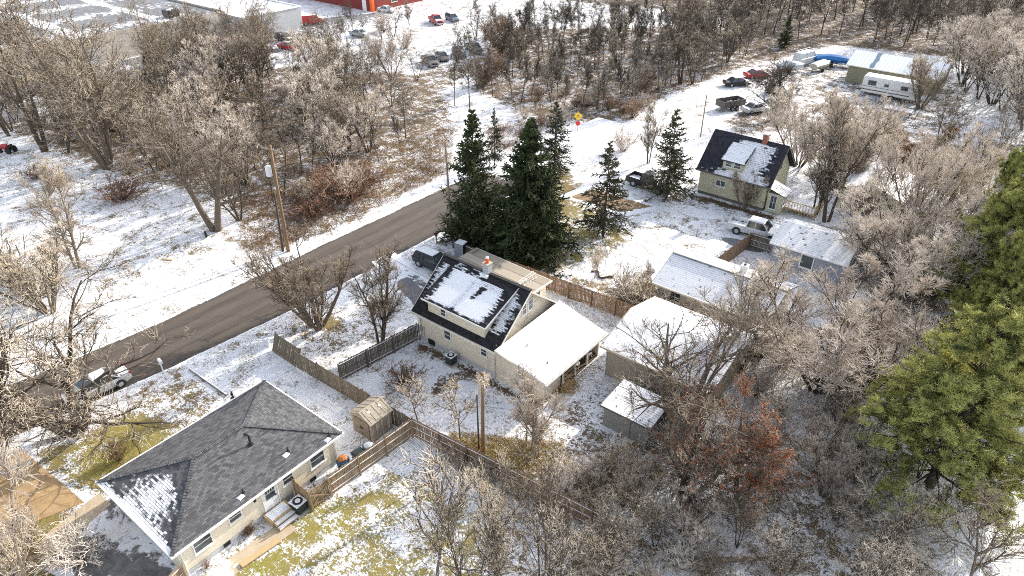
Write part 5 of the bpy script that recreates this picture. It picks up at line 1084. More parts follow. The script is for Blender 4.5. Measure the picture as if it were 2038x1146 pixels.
# forest trees
for i in range(4): bare('tall%d' % i, 10+i, 12, 1, limbs=18, lim_ang=.85, lim_len=.38, per=(6, 5, 3), bark='bark_dark', twig='twig_grey', name='forest_tree', r0=.12, t0=.3, up=.09, tw=.020)
for i in range(4): bare('wood%d' % i, 20+i, 10, 3, .34, limbs=11, lim_ang=.8, lim_len=.46, per=(5, 4, 2), bark='bark_dark', twig='twig_tan', r0=.11, t0=.22, up=.07, tw=0.0144)
for i in range(3): bare('sap%d' % i, 30+i, 7, 1, limbs=15, lim_ang=.55, lim_len=.40, per=(5, 4, 3), bark='bark_dark', twig='twig_grey', r0=.07, t0=.3, up=.2, tw=.018, name='sapling')
for i in range(3): bare('frost%d' % i, 40+i, 8, 6, .5, limbs=9, lim_ang=.65, lim_len=.46, per=(6, 4, 3), bark='bark_dark', twig='twig_pink', r0=.10, t0=.2, up=.12, tw=0.0136)

for i in range(2): bare('dense%d' % i, 46+i, 7.5, 9, .75, limbs=9, lim_ang=.6, lim_len=.42, per=(7, 6, 5), bark='bark_dark', twig='twig_pink', r0=.09, t0=.15, up=.10, tw=.0125)
bare('curly0', 50, 8.5, 3, fork=[(-.75, .1, 1), (.55, -.1, 1), (.05, .5, 1)], limbs=12, lim_ang=.95, lim_len=.6, per=(6, 5, 4), bark='bark_dark', twig='twig_tan', r0=.22, t0=.18, up=.06, wig=.32, tw=.0125, tn=3, curl=.10)
bare('curly1', 51, 8.5, 2, fork=[(-.5, .2, 1), (.6, .1, 1)], limbs=13, lim_ang=.95, lim_len=.6, per=(6, 5, 4), bark='bark_dark', twig='twig_tan', r0=.2, t0=.18, up=.06, wig=.32, tw=.0125, tn=3, curl=.10)
bare('vase', 60, 6.5, 10, .45, limbs=7, lim_ang=.45, lim_len=.42, per=(5, 4, 3), bark='bark', twig='twig_tan', r0=.10, t0=.2, up=.12, tw=0.0112)
bare('clump', 61, 8.0, 4, .17, limbs=13, lim_ang=.8, lim_len=.36, per=(6, 4, 3), bark='bark_dark', twig='twig_tan', r0=.13, t0=.2, up=.12, tw=0.0112)
bare('fork', 62, 9.0, 2, fork=[(-.28, .05, 1), (.26, -.1, 1)], limbs=14, lim_ang=.95, lim_len=.5, per=(5, 4, 2), bark='bark', twig='twig_tan', r0=.24, t0=.28, up=.04, wig=.2, tw=0.0136)
bare('birch', 63, 9.0, 2, .22, limbs=24, lim_ang=.95, lim_len=.34, per=(8, 4, 3), bark='bark_pale', twig='twig_tan', r0=.13, t0=.15, up=.1, wig=.12, tw=0.0104, name='bare_tree')
bare('big', 64, 10, 5, .42, limbs=10, lim_ang=.75, lim_len=.5, per=(5, 4, 3), bark='bark', twig='twig_tan', r0=.20, t0=.25, up=.09, wig=.2, tw=0.0120)
bare('giant', 65, 18, 4, .30, limbs=14, lim_ang=.85, lim_len=.42, per=(6, 5, 3), bark='bark', twig='twig_tan', r0=.24, t0=.25, up=.07, wig=.2, tw=0.0176)
bare('giant2', 66, 16, 2, .25, limbs=17, lim_ang=.9, lim_len=.42, per=(6, 4, 3), bark='bark_dark', twig='twig_tan', r0=.22, t0=.25, up=.07, wig=.2, tw=0.0176)
bare('sprig0', 67, 4.2, 1, limbs=12, lim_ang=.75, lim_len=.5, per=(5, 4, 2), bark='bark', twig='twig_tan', r0=.05, t0=.25, up=.1, tw=0.0088, name='young_tree')
bare('sprig1', 68, 4.2, 3, .2, limbs=9, lim_ang=.6, lim_len=.45, per=(5, 4, 3), bark='bark_pale', twig='twig_pink', r0=.045, t0=.25, up=.12, tw=0.0088, name='young_tree')
bare('dark', 69, 8, 3, .45, limbs=9, lim_ang=.9, lim_len=.5, per=(7, 6, 3), bark='bark_dark', twig='bark_dark', r0=.24, t0=.2, up=.06, wig=.26, tw=0.0144)
def bushp(key, seed, H, n, twig, per=(6, 6), w=1.0):
    rg = np.random.default_rng(seed); a_ = rg.uniform(0, 6.28, n); e = rg.uniform(.1, 1.1, n)*w; st = np.stack([np.cos(a_), np.sin(a_), np.zeros(n)], -1)*rg.uniform(0, .35, (n, 1))*w
    L = H*rg.uniform(.6, 1.15, n); s_ = growp(rg, st, np.stack([np.cos(a_)*e, np.sin(a_)*e, np.ones(n)], -1), L, np.full(n, .022), 4, .2, .02, .6)
    b1 = spawn(rg, s_, per[0], .2, 1, .7, .5, .7, L, 3, .25, .05, .6, .4); b2 = spawn(rg, b1, per[1], .1, 1, .7, .5, .8, b1.L, 2, .3, 0, .5, .3)
    b1.r = np.maximum(b1.r, .013); b2.r = np.maximum(b2.r, .011); V, F = tubes([s_], 4, .016); V1, F1 = tubes([b1, b2], 3); proto(key, 'bush', [('stems', npmesh('stems', V, F, 'bark')), ('foliage', npmesh('foliage', V1, F1, twig))])
bushp('bush_r', 70, 1.5, 55, 'twig_red', (5, 4), 1.2); bushp('bush_b', 71, 2.0, 36, 'twig_brown', (5, 4), .9); bushp('bush_t', 72, 2.4, 34, 'twig_tan', (5, 3), .8); bushp('bush_p', 73, 3.2, 40, 'twig_pink', (5, 4), .8)
# spruces
def spruce(key, seed, H, n, rad, mat, per, dens, droop, open_=0, tr=.16):
    rg = np.random.default_rng(seed); z = H*(open_+(1-open_)*rg.uniform(0, 1, n)**1.15); z = np.sort(z); t_ = (z/H); a_ = rg.uniform(0, 6.28, n)
    L = rad*np.clip(1.02-t_, .04, 1)**.8*rg.uniform(.62, 1.18, n); st = np.stack([np.zeros(n), np.zeros(n), z], -1); el = -.30+.85*t_+droop
    d = np.stack([np.cos(a_)*np.cos(el), np.sin(a_)*np.cos(el), np.sin(el)], -1); b0 = growp(rg, st, d, L, np.full(n, .05), 5, .07, .035, .6); b0.L = L
    s1 = spawn(rg, b0, per[0], .12, 1, .85, .34, .8, L, 3, .10, -.05, .5, .45); s2 = spawn(rg, s1, per[1], .05, 1, .7, .42, .9, np.maximum(s1.L, .3), 2, .12, -.06, .5, .3)
    nr = .045*dens; s1.r = np.full_like(s1.r, nr)*np.linspace(1, .45, s1.r.shape[1]); s2.r = np.full_like(s2.r, nr*.95)*np.linspace(1, .3, s2.r.shape[1])
    b0n = Poly(b0.P[:, 2:], np.full(b0.P[:, 2:].shape[:2], nr*.9)); V, F = tubes([b0n, s1, s2], 3)
    tk = Poly(np.array([[(0, 0, -.2), (0, 0, H*.3), (.05, 0, H*.7), (0, 0, H*1.0)]], float), np.array([[tr, tr*.8, tr*.4, .03]])); TV, TF = tubes([tk], 9); BV, BF = tubes([b0], 4, .015)
    proto(key, 'spruce_tree', [('trunk', npmesh('trunk', np.concatenate([TV, BV]), np.concatenate([TF, BF+len(TV)]), 'bark_dark', True)), ('crown', npmesh('crown', V, F, mat))])
spruce('spr_dense', 80, 13.5, 520, 4.0, 'needle_dark', (16, 6), 1.25, 0); spruce('spr_mid', 81, 13.5, 330, 4.0, 'needle_dark', (13, 5), 1.15, -.05, .04)
spruce('spr_open', 82, 10.5, 125, 3.1, 'needle_open', (11, 4), 1.05, -.22, .13, .13); spruce('spr_open2', 83, 10.5, 140, 3.0, 'needle_open', (11, 4), 1.05, -.12, .10, .13)
spruce('juniper', 84, 5, 120, 1.4, 'needle_dark', (9, 4), 1.1, .4)
# white pines: whorled limbs carrying tufts of long needles
def pine(key, seed, H, rad):
    rg = np.random.default_rng(seed); n = 150; z = H*(.08+.9*(np.floor(rg.uniform(0, 1, n)*19)+rg.normal(.5, .14, n))/19); t_ = z/H; a_ = rg.uniform(0, 6.28, n); L = rad*np.clip(1.12-t_, .12, .9)**.65*rg.uniform(.7, 1.15, n)
    el = .05+.75*t_; d = np.stack([np.cos(a_)*np.cos(el), np.sin(a_)*np.cos(el), np.sin(el)], -1); st = np.stack([0*z, 0*z, z], -1)
    b0 = growp(rg, st, d, L, np.full(n, .06), 5, .1, .06, .7); b0.L = L; s1 = spawn(rg, b0, 11, .25, 1, .8, .34, .7, L, 3, .15, .10, .6, .4); s2 = spawn(rg, s1, 6, .2, 1, .6, .42, .8, s1.L, 2, .12, .16, .5, .3)
    tips = np.concatenate([b0.P[:, -1], s1.P[:, -1], s2.P[:, -1]]); tips = np.concatenate([tips, s2.P[:, 1]]); K = len(tips); m = 10; c = np.repeat(tips, m, 0)+rg.normal(0, .05, (K*m, 3))
    dd = nrm(rg.normal(0, 1, (K*m, 3))+np.array((0, 0, .75))); ln = rg.uniform(.13, .27, (K*m, 1)); sd = nrm(np.cross(dd, rg.normal(0, 1, (K*m, 3))))*.016
    V = np.stack([c-sd, c+sd, c+dd*ln+sd*.5, c+dd*ln-sd*.5], 1).reshape(-1, 3); F = np.arange(len(V)).reshape(-1, 4)
    tk = Poly(np.array([[(0, 0, -.2), (0, 0, H*.3), (.1, 0, H*.7), (0, 0, H)]], float), np.array([[.28, .22, .12, .04]])); TV, TF = tubes([tk], 9); BV, BF = tubes([b0], 5, .02); B2, F2 = tubes([s1], 3, .012)
    proto(key, 'pine_tree', [('trunk', npmesh('trunk', np.concatenate([TV, BV, B2]), np.concatenate([TF, BF+len(TV), F2+len(TV)+len(BV)]), 'bark_dark', True)), ('crown', npmesh('crown', V, F, 'needle_pine'))])
pine('pine0', 90, 14, 4.6); pine('pine1', 91, 14, 4.4)
# oak still holding rusty leaves
def leafy(key, seed, H, mat, nl, base, name='oak_tree'):
    tr_, lb, br, tg = bare('_tmp', seed, H, 2, .3, limbs=12, lim_ang=.85, lim_len=.5, per=(8, 7, 3), bark='bark_dark', twig='twig_grey', r0=.22, t0=.2, up=.05, wig=.2, tw=0.0120)
    rg = np.random.default_rng(seed); pts = np.concatenate([tg.P[:, 1], tg.P[:, -1], tg.P[:, 2]]); pts = pts[rg.random(len(pts)) < nl]; pts = pts[pts[:, 2] > base]; m = 3; c = np.repeat(pts, m, 0)+rg.normal(0, .10, (len(pts)*m, 3))
    a_ = nrm(rg.normal(0, 1, c.shape))*.075; b_ = nrm(np.cross(a_, rg.normal(0, 1, c.shape)))*.045; V = np.stack([c-a_, c+b_, c+a_, c-b_], 1).reshape(-1, 3); F = np.arange(len(V)).reshape(-1, 4)
    nm, kids = PROTO.pop('_tmp'); o = bpy.data.objects.new('leaves', npmesh('leaves', V, F, mat)); PROTO[key] = (name, kids+[o])
leafy('oak', 95, 8.5, 'leaf_rust', .7, 1.0); leafy('oak2', 97, 8.5, 'leaf_rust', .16, 1.0); leafy('beech', 96, 6.0, 'leaf_tan', .55, .5, 'bare_tree')
# dead leaves object names stay with each copy; tumbling weeds below

def P(key, px, py, topy, label, cat='tree', group=None, base=None, rz=None, w=1.0, tilt=(0, 0), hh=None, **k):
    x, y = G(px, py); H0 = {'t': 12, 'w': 10, 's': 7}.get(key[0], 8); V0 = HGT[key]; H = hh or HT(px, py, topy); sc = H/V0
    return put(key, x, y, sc, label, cat, group, rz, tilt, sc*w, **k)
HGT = {}
for k, (nm, kids) in PROTO.items():
    HGT[k] = max(float(np.percentile(np.array([v.co.z for v in list(kd.data.vertices)[::7]]), 99.5)) for kd in kids)
SINGLE = [
 ('fork', 430, 458, 225, 'spreading forked tree with two thick trunks across the road', 1.0, radians(38)),
 ('vase', 632, 650, 490, 'many stemmed leafless tree on the near roadside with orange leaf litter at its foot', 1.35, None),
 ('clump', 757, 688, 478, 'upright dark stemmed tree clump left of the dormer house', .9, None),
 ('curly0', 145, 866, 590, 'crooked dark tree reaching over the silver sedan', 1.25, radians(38)),
 ('curly1', -20, 915, 590, 'crooked tree at the far left, reaching over the road', 1.1, radians(30)),
 ('birch', 155, 532, 330, 'slender pale tree with long side twigs on the open snow field', .95, radians(60)),
 ('vase', 100, 620, 470, 'low many stemmed tree between the snow field and the road', 1.1, None),
 ('sprig0', 832, 842, 738, 'tiny leafless tree by the fence corner in the fenced yard', 1.2, None),
 ('sprig0', 915, 872, 760, 'young leafless tree left of the vine topped trunk pole', 1.1, None),
 ('sprig1', 1050, 900, 752, 'young pale tipped tree clump below the porch wall', 1.15, None),
 ('sprig1', 1070, 912, 790, 'second young pale tree, right beside the clump below the porch', .8, None),
 ('clump', 1290, 325, 205, 'slim leafless tree left of the spruce at the black pickup', .7, None),
 ('sprig1', 1183, 552, 492, 'small white stemmed shrub tree left of the birdhouse', 1.1, None),
 ('vase', 1478, 418, 345, 'small fan shaped tree against the yellow house wall', 1.0, None),
 ('dark', 1540, 240, 130, 'low crooked black tree in front of the snow covered cars', 1.3, None),
 ('clump', 1645, 442, 215, 'tall dark stemmed tree clump beside the deck of the yellow house', 1.0, None),
 ('clump', 1622, 425, 240, 'dark stemmed tree directly behind the deck of the yellow house', .8, None),
 ('dense0', 1590, 330, 178, 'round pale crowned tree behind the roof of the yellow house', 1.0, None),
 ('dense1', 1690, 350, 200, 'pale crowned tree right of the yellow house gable', .8, None),
 ('clump', 1690, 385, 250, 'thin dark tree in front of the tan garage', .7, None),
 ('dense1', 1810, 470, 265, 'wide pale tree behind the tan garage, before the pines', .9, None),
 ('dense1', 1790, 590, 395, 'dense round pinkish crown right of the grey garage', 1.15, None),
 ('dense0', 1850, 590, 440, 'dense pinkish crown touching the pines, right of the grey garage', .9, None),
 ('dense0', 1620, 770, 535, 'broad pinkish tan crown below the grey garage', 1.35, None),
 ('frost0', 1690, 800, 590, 'tall pinkish tan crown beside the big green pine', 1.2, None),
 ('frost2', 1500, 720, 590, 'low pinkish crown right of the snow roofed house', 1.5, None),
 ('big', 1350, 868, 575, 'large spreading tree in front of the beige garage roof', 1.25, None),
 ('big', 1470, 740, 560, 'spreading tree behind the right end of the beige garage', .9, None),
 ('oak2', 1345, 1010, 800, 'oak with dark trunk and few rusty leaves, left of its fuller neighbour', 1.0, None),
 ('oak', 1470, 1000, 810, 'oak full of rusty leaves at the centre of the lower woods', 1.0, None),
 ('giant', 215, 335, -60, 'very tall pale branched tree above the left woods', 1.15, None),
 ('giant2', 90, 300, -30, 'very tall leafless tree at the left of the left woods', 1.0, None),
 ('giant2', 20, 270, 60, 'dark trunked leafless tree at the left edge', .9, None),
 ('giant', 520, 190, -20, 'tall branching tree before the grey block building', .9, None),
 ('giant', 340, 205, -10, 'tall lacy tree in front of the beige block building', .8, None),
 ('giant2', 430, 175, 0, 'tall leafless tree before the orange container', .8, None),
 ('giant', 640, 165, 20, 'tall lacy tree left of the snowy car lot', .7, None),
 ('giant2', 1355, 165, -60, 'tall dark forked tree left of the snowy lane', .9, None),
 ('tall1', 935, 215, 60, 'tall slender dark tree between the snowy lot and the left spruce', .8, None),
 ('tall2', 905, 210, 80, 'slender dark tree leaning beside the snowy lot', .8, None),
 ('clump', 815, 50, 0, 'small dark tree in the lot left of the bright red pickup', .8, None),
 ('vase', 1830, 215, 110, 'dark leafless tree at the right end of the camper', 1.1, None),
 ('wood1', 1745, 300, 190, 'leafless tree leaning over the yard below the camper', 1.1, None),
]
for key, px, py, ty, lb, w_, rz_ in SINGLE: P(key, px, py, ty, lb, w=w_, rz=rz_)
for key, px, py, ty, lb, w_ in (
 ('spr_mid', 947, 478, 220, 'tall dark spruce beside the pale pole, left of the densest spruce', .98),
 ('spr_dense', 1053, 502, 238, 'densest and darkest spruce, in the middle of the photo', 1.2),
 ('spr_open2', 1103, 345, 203, 'open branched spruce behind the densest spruce', 1.2),
 ('spr_open', 1200, 470, 283, 'open branched spruce standing alone in the snowy yard', 1.2),
 ('spr_open2', 1325, 396, 218, 'open branched spruce at the nose of the black pickup', 1.15),
 ('spr_open', 985, 330, 215, 'smaller spruce half hidden behind the two dark spruces', .8),
 ('juniper', 305, 175, 105, 'dark narrow evergreen in the left woods', 1.3), ('juniper', 466, 800, 778, 'small dark evergreen shrub behind the ranch house roof', 1.0),
 ('juniper', 1560, 95, 30, 'dark evergreen far back in the top right woods', 1.0)): P(key, px, py, ty, lb, w=w_)
for i, (key, px, py, ty, lb, w_) in enumerate((
 ('pine0', 1850, 965, 618, 'big sunlit green pine, lowest of the pines', 1.35), ('pine1', 2085, 770, 520, 'green pine at the right edge, lowest but one of the pines', 1.0),
 ('pine1', 1985, 700, 420, 'green pine in the middle of the right hand row', 1.05), ('pine0', 1935, 560, 300, 'narrow yellow green pine behind the pinkish crowns', .85),
 ('pine0', 2060, 560, 250, 'tall green pine at the right edge, upper row', 1.1), ('pine1', 1925, 640, 370, 'broad green pine left in the middle row, against the pinkish crowns', 1.2), ('pine0', 1990, 780, 500, 'green pine directly behind the big lowest pine', 1.1), ('pine0', 1935, 730, 470, 'green pine filling the gap above the big lowest pine', .9), ('pine1', 2065, 690, 430, 'green pine at the right edge, middle of the row', 1.1))): P(key, px, py, ty, lb, w=w_)
# low bushes
for key, px, py, ty, lb, w_ in (
 ('bush_b', 72, 355, 325, 'dark rounded bush on the snow field, left of two', 1.5), ('bush_r', 243, 398, 358, 'reddish brown rounded bush on the snow field, right of two', 1.25), ('bush_b', 118, 368, 352, 'small dark shrub between the two rounded bushes', 1.0),
 ('bush_r', 690, 395, 335, 'red brown bush in the weedy field by the road', 1.3), ('bush_r', 620, 425, 385, 'dark red bush left in the weedy field', 1.2), ('bush_p', 700, 390, 320, 'pale twiggy bush rising behind the red brown bush', .9), ('bush_r', 735, 365, 335, 'low red brown bush at the right in the weedy field', 1.2),
 ('bush_t', 20, 560, 470, 'straw coloured bush at the left edge by the snow field', 1.3), ('bush_t', 80, 590, 520, 'straw coloured bush right of the one at the left edge', 1.5),
 ('bush_t', 60, 1075, 1010, 'tan bush at the lower left corner, nearest the walk', .7), ('bush_p', 165, 1120, 1055, 'pale tan bush by the dark driveway', 1.3), ('bush_t', 30, 1150, 1060, 'pale twiggy bush in the lower left corner', .7),
 ('bush_b', 240, 915, 880, 'dry brown shrub under the crooked tree', .8), ('bush_b', 800, 765, 725, 'heap of dead branches lying over the fence corner', 1.4),
 ('bush_b', 412, 1130, 1115, 'small brown dead plant along the ranch house wall', .7), ('bush_r', 495, 1060, 1042, 'rusty dead plant by the ranch house steps', .7),
 ('bush_p', 1240, 300, 250, 'grey twiggy bush at the foot of the snowy lane', 1.3), ('beech', 1800, 330, 265, 'low tree with orange leaves behind the tan garage', 1.2), ('beech', 1860, 300, 250, 'orange leaved low tree nearer the pines', 1.2)): P(key, px, py, ty, lb, 'bush' if key[1] == 'u' else 'tree', w=w_)
# woods
LAND = {'the utility pole': G(574, 500), 'the forked roadside tree': G(430, 458), 'the parking lot': G(300, 150), 'the snowy lot': G(860, 160), 'the weedy field': G(760, 330), 'the road sign': G(1149, 268), 'the snowy lane': G(1340, 195),
 'the white pole': G(1151, 68), 'the slender dark trees': G(925, 210), 'the pole barn': (-23, 141), 'the work van': G(1600, 110), 'the blue boat': G(1662, 118), 'the upper pines': G(2020, 330), 'the red oak': G(1470, 1000), 'the big pine': G(1850, 965),
 'the back yard': G(1010, 1060), 'the fallen log': G(1430, 1120), 'the clean snow corner': G(1915, 1100), 'the tan garage': (-12.5, 81), 'the grey garage': (-12, 64), 'the beige garage': (-12.5, 42), 'the low shed': (-16, 34), 'the left photo edge': G(0, 260), 'the snow field': G(180, 345), 'the right photo edge': G(2038, 120), 'the camper': (-18, 127)}
ORD = ['nearest', 'second nearest', 'third nearest', 'fourth nearest', 'fifth nearest', 'sixth nearest', 'seventh nearest', 'eighth nearest', 'ninth nearest', 'tenth nearest']
def scatter(poly, n, keys, hr, label, group, seed, cat='tree', mind=1.6, wr=(.85, 1.2), avoid=()):
    rr = random.Random(seed); W_ = [G(*q) for q in poly]; xs = [q[0] for q in W_]; ys = [q[1] for q in W_]; got = []; tries = 0; mine = []
    while len(got) < n and tries < n*60:
        tries += 1; x, y = rr.uniform(min(xs), max(xs)), rr.uniform(min(ys), max(ys))
        if not bool(inpoly(np.array([x]), np.array([y]), W_)[0]) or any(hypot(x-a_, y-b_) < mind for a_, b_ in got) or any(x0 < x < x1 and y0 < y < y1 for x0, x1, y0, y1 in BLOCK): continue
        got.append((x, y)); key = rr.choice(keys); H = rr.uniform(*hr); o = put(key, x, y, H/HGT[key], label, cat, group, rr.uniform(0, 6.28), (rr.gauss(0, .05), rr.gauss(0, .05)), H/HGT[key]*rr.uniform(*wr)); mine.append(o)
    byl = {}
    for o in mine:
        x, y = o.location[:2]; k, d = min(((k, hypot(x-q[0], y-q[1])) for k, q in LAND.items()), key=lambda z: z[1]); byl.setdefault(k, []).append((d, o))
    for k, lst in byl.items():
        lst.sort(key=lambda z: z[0]); short = label.split(',')[0]
        n_ = 14-len(k.split())-2
        w_ = short.split()[:n_]
        while w_[-1] in ('of', 'the', 'in', 'before', 'behind', 'among', 'a', 'at', 'on', 'between', 'and', 'front', 'lower', 'left', 'right', 'tan', 'white', 'low', 'green', 'dark', 'big', 'road', 'back', 'by', 'under', 'along', 'beside'): w_.pop()
        short = ' '.join(w_)
        for i, (d, o) in enumerate(lst):
            if i < len(ORD): o['label'] = '%s, %s to %s' % (short, ORD[i], k)
BLOCK = [(-39.5, -30, 7, 20.5), (-36.8, -22, 32, 41.5), (-40, -30, 40, 45), (-22, -12, 38, 45), (-18.8, -14, 33.3, 37.2), (-17.8, -9.8, 62.8, 69.4), (-24.5, -12.8, 49.5, 57.5), (-31.2, -16.5, 74, 83), (-16.8, -9, 80.5, 89.5), (-31, -15, 124.5, 141), (-195, -136, 36, 142), (-57, -46, -10, 92),
  (-47, -34, 98, 145), (-22.2, -16.2, 117.5, 122)]
LW = [(150, 320), (230, 350), (420, 385), (500, 470), (600, 400), (760, 320), (840, 260), (830, 160), (600, 150), (400, 165), (120, 215)]
scatter([(-60, 260), (150, 320), (120, 215), (-60, 215)], 9, ['wood0', 'wood1', 'wood2'], (7, 11), 'leafless brown tree left of the left woods', 'trees at the left end of the left woods', 1)
scatter([(150, 320), (230, 350), (430, 385), (430, 165), (120, 215)], 26, ['wood0', 'wood1', 'wood2', 'wood3', 'frost0'], (7, 12), 'leafless tan tree in the left woods, between the snow field and the parking lot', 'trees in the left woods', 2)
scatter([(430, 385), (500, 470), (600, 400), (760, 320), (840, 260), (830, 160), (600, 150), (430, 165)], 44, ['wood0', 'wood1', 'wood2', 'wood3', 'tall0', 'frost1'], (6, 10.5), 'tan tree behind the utility pole', 'trees in the woods behind the utility pole', 3)
scatter([(430, 385), (500, 470), (600, 400), (760, 320), (840, 260), (830, 160), (600, 150), (430, 165)], 22, ['sap0', 'sap1', 'sap2'], (4, 7), 'thin dark sapling behind the utility pole', 'saplings behind the utility pole', 4)
scatter([(150, 320), (230, 350), (430, 385), (560, 460), (760, 320), (700, 200), (430, 185), (120, 235)], 26, ['bush_b', 'bush_p', 'bush_t'], (1.6, 3.2), 'tangled bush under the trees of the left woods', 'bushes under the left woods', 5, 'bush')
scatter([(560, 110), (640, 150), (840, 150), (960, 110), (960, 60), (800, 90), (640, 110)], 8, ['wood0', 'wood3', 'tall0'], (5, 8), 'leafless tree on the snowy lot edge, among the parked cars', 'trees by the snowy lot', 6)
scatter([(60, 150), (400, 120), (560, 110), (560, 140), (400, 160), (60, 200)], 17, ['wood0', 'wood2', 'wood3'], (7, 12), 'leafless tree on the strip before the parking lot', 'trees on the strip before the parking lot', 7)
TH = [(960, 190), (1090, 225), (1235, 235), (1330, 190), (1480, 130), (1500, 50), (1040, 55), (960, 100)]
scatter(TH, 150, ['sap0', 'sap1', 'sap2', 'tall0', 'tall3'], (5, 8.5), 'straight thin dark tree in the thicket behind the road sign', 'straight thin trees in the thicket', 8, mind=1.1, wr=(.8, 1.2))
scatter([(1040, 260), (1130, 262), (1240, 248), (1330, 200), (1300, 150), (1040, 200)], 22, ['bush_b', 'bush_t', 'bush_p'], (1.6, 3.4), 'twiggy brown bush before the thicket', 'bushes at the edge of the thicket', 9, 'bush')
scatter([(1330, 190), (1480, 128), (1500, 50), (1330, 60)], 26, ['wood1', 'tall1', 'tall2'], (8, 12), 'tall dark leafless tree left of the snowy lane', 'tall trees left of the snowy lane', 10)
scatter([(1560, 95), (1680, 88), (1900, 115), (2060, 130), (2060, 5), (1480, 5), (1500, 60)], 95, ['tall0', 'tall1', 'tall2', 'tall3', 'tall1'], (9, 14), 'tall dark tree behind the pole barn', 'tall trees behind the pole barn', 11, mind=1.8)
scatter([(1900, 180), (2100, 330), (2150, 130), (1900, 110)], 24, ['frost0', 'frost1', 'frost2', 'wood2'], (9, 13), 'grey crowned tree behind the upper pines', 'grey crowned trees behind the upper pines', 12, mind=2.4)
scatter([(1820, 420), (1960, 470), (2000, 300), (1900, 250), (1800, 290)], 9, ['frost0', 'frost1', 'wood2'], (6, 9), 'pale tree between the tan garage and the pines', 'pale trees between the tan garage and the pines', 13, mind=2.5)
scatter([(940, 60), (1400, 45), (1400, 20), (940, 30)], 22, ['wood0', 'wood3', 'sap0'], (3, 6), 'small leafless tree at the top edge', 'small trees along the top edge', 14, mind=3)
scatter([(640, 110), (700, 60), (800, 40), (830, 90), (780, 140), (660, 150)], 12, ['wood0', 'wood3', 'tall0', 'bush_p'], (3.5, 7), 'leafless tree among the cars of the snowy lot', 'trees among the cars of the snowy lot', 31, mind=2.5)
scatter([(960, 60), (1040, 60), (1040, 200), (940, 200)], 26, ['sap0', 'sap1', 'wood3', 'bush_b'], (3, 7), 'thin tree beside the snowy lot', 'thin trees beside the snowy lot', 32, mind=1.5)
scatter([(1640, 230), (1760, 260), (1900, 300), (1880, 350), (1740, 330), (1640, 290)], 16, ['bush_b', 'bush_t', 'sap1'], (1.5, 4), 'brown shrub in the yard below the camper', 'shrubs in the yard below the camper', 33, 'bush', mind=1.5)
scatter([(1180, 20), (1500, 20), (2060, 0), (2060, -50), (1250, -50)], 60, ['tall0', 'tall1', 'tall2', 'tall3'], (9, 14), 'tall grey tree in the far woods', 'tall trees at the top edge', 34, mind=3)
# lower woods
scatter([(1560, 880), (1760, 900), (1900, 1000), (1880, 1160), (1560, 1160)], 6, ['frost0', 'wood3', 'wood1', 'wood2'], (4, 6), 'tangled leafless tree in the lower right woods, below the big pine', 'tangled trees below the big pine', 15, mind=2)
scatter([(1180, 1030), (1280, 980), (1560, 1050), (1560, 1180), (1140, 1180)], 7, ['wood0', 'wood3', 'frost1'], (3.5, 5.5), 'tangled leafless tree at the bottom centre, right of the back yard', 'tangled trees at the bottom centre', 16, mind=1.8)
scatter([(1430, 830), (1660, 860), (1760, 960), (1640, 1040), (1480, 900)], 3, ['wood1', 'wood2', 'frost1'], (4, 6), 'tangled tree between oaks and pine', 'tangled trees between oaks and big pine', 17, mind=2)
scatter([(1210, 870), (1330, 860), (1420, 940), (1300, 980), (1200, 930)], 4, ['bush_p', 'bush_t'], (1.6, 2.8), 'tan twiggy shrub before the low green grey shed', 'shrubs before the low shed', 18, 'bush', mind=1.2)
scatter([(1080, 960), (1230, 930), (1300, 1000), (1120, 1040)], 12, ['bush_t', 'bush_p'], (1.4, 2.4), 'golden twiggy bush right of the back yard fence', 'golden bushes behind the back yard fence', 19, 'bush', mind=1.0)
scatter([(1100, 1040), (1900, 1000), (1880, 1180), (1060, 1180)], 13, ['bush_t', 'bush_t', 'bush_p'], (1.3, 2.6), 'low tangled bush in the lower woods', 'bushes on the floor of the lower woods', 20, 'bush')
scatter([(860, 905), (1050, 985), (1040, 1010), (860, 930)], 6, ['bush_t'], (1.2, 2.2), 'tangle of dry twigs against the dark plank fence', 'twig tangles along the dark fence', 21, 'bush', mind=.9)
scatter([(1225, 590), (1300, 570), (1480, 640), (1480, 690), (1330, 650)], 11, ['bush_t', 'bush_p', 'sprig1'], (1.8, 3.6), 'tan bush behind the beige garage', 'tan bushes behind the beige garage', 22, 'bush', mind=1.0)
scatter([(1220, 790), (1330, 760), (1420, 800), (1380, 850), (1230, 830)], 6, ['bush_t', 'bush_p'], (1.8, 3), 'tan bush at the beige garage wall', 'tan bushes at the beige garage wall', 23, 'bush', mind=1.0)
scatter([(1500, 640), (1700, 680), (1760, 850), (1480, 850)], 7, ['bush_p', 'bush_t'], (1.8, 3.2), 'pinkish undergrowth shrub below the grey garage', 'pinkish shrubs below the grey garage', 24, 'bush', mind=1.5)
scatter([(1660, 440), (1760, 470), (1860, 560), (1850, 650), (1700, 600)], 6, ['bush_p', 'frost2'], (2.5, 4), 'pinkish shrub right of the grey garage', 'pinkish shrubs right of the grey garage', 25, 'bush', mind=1.5)
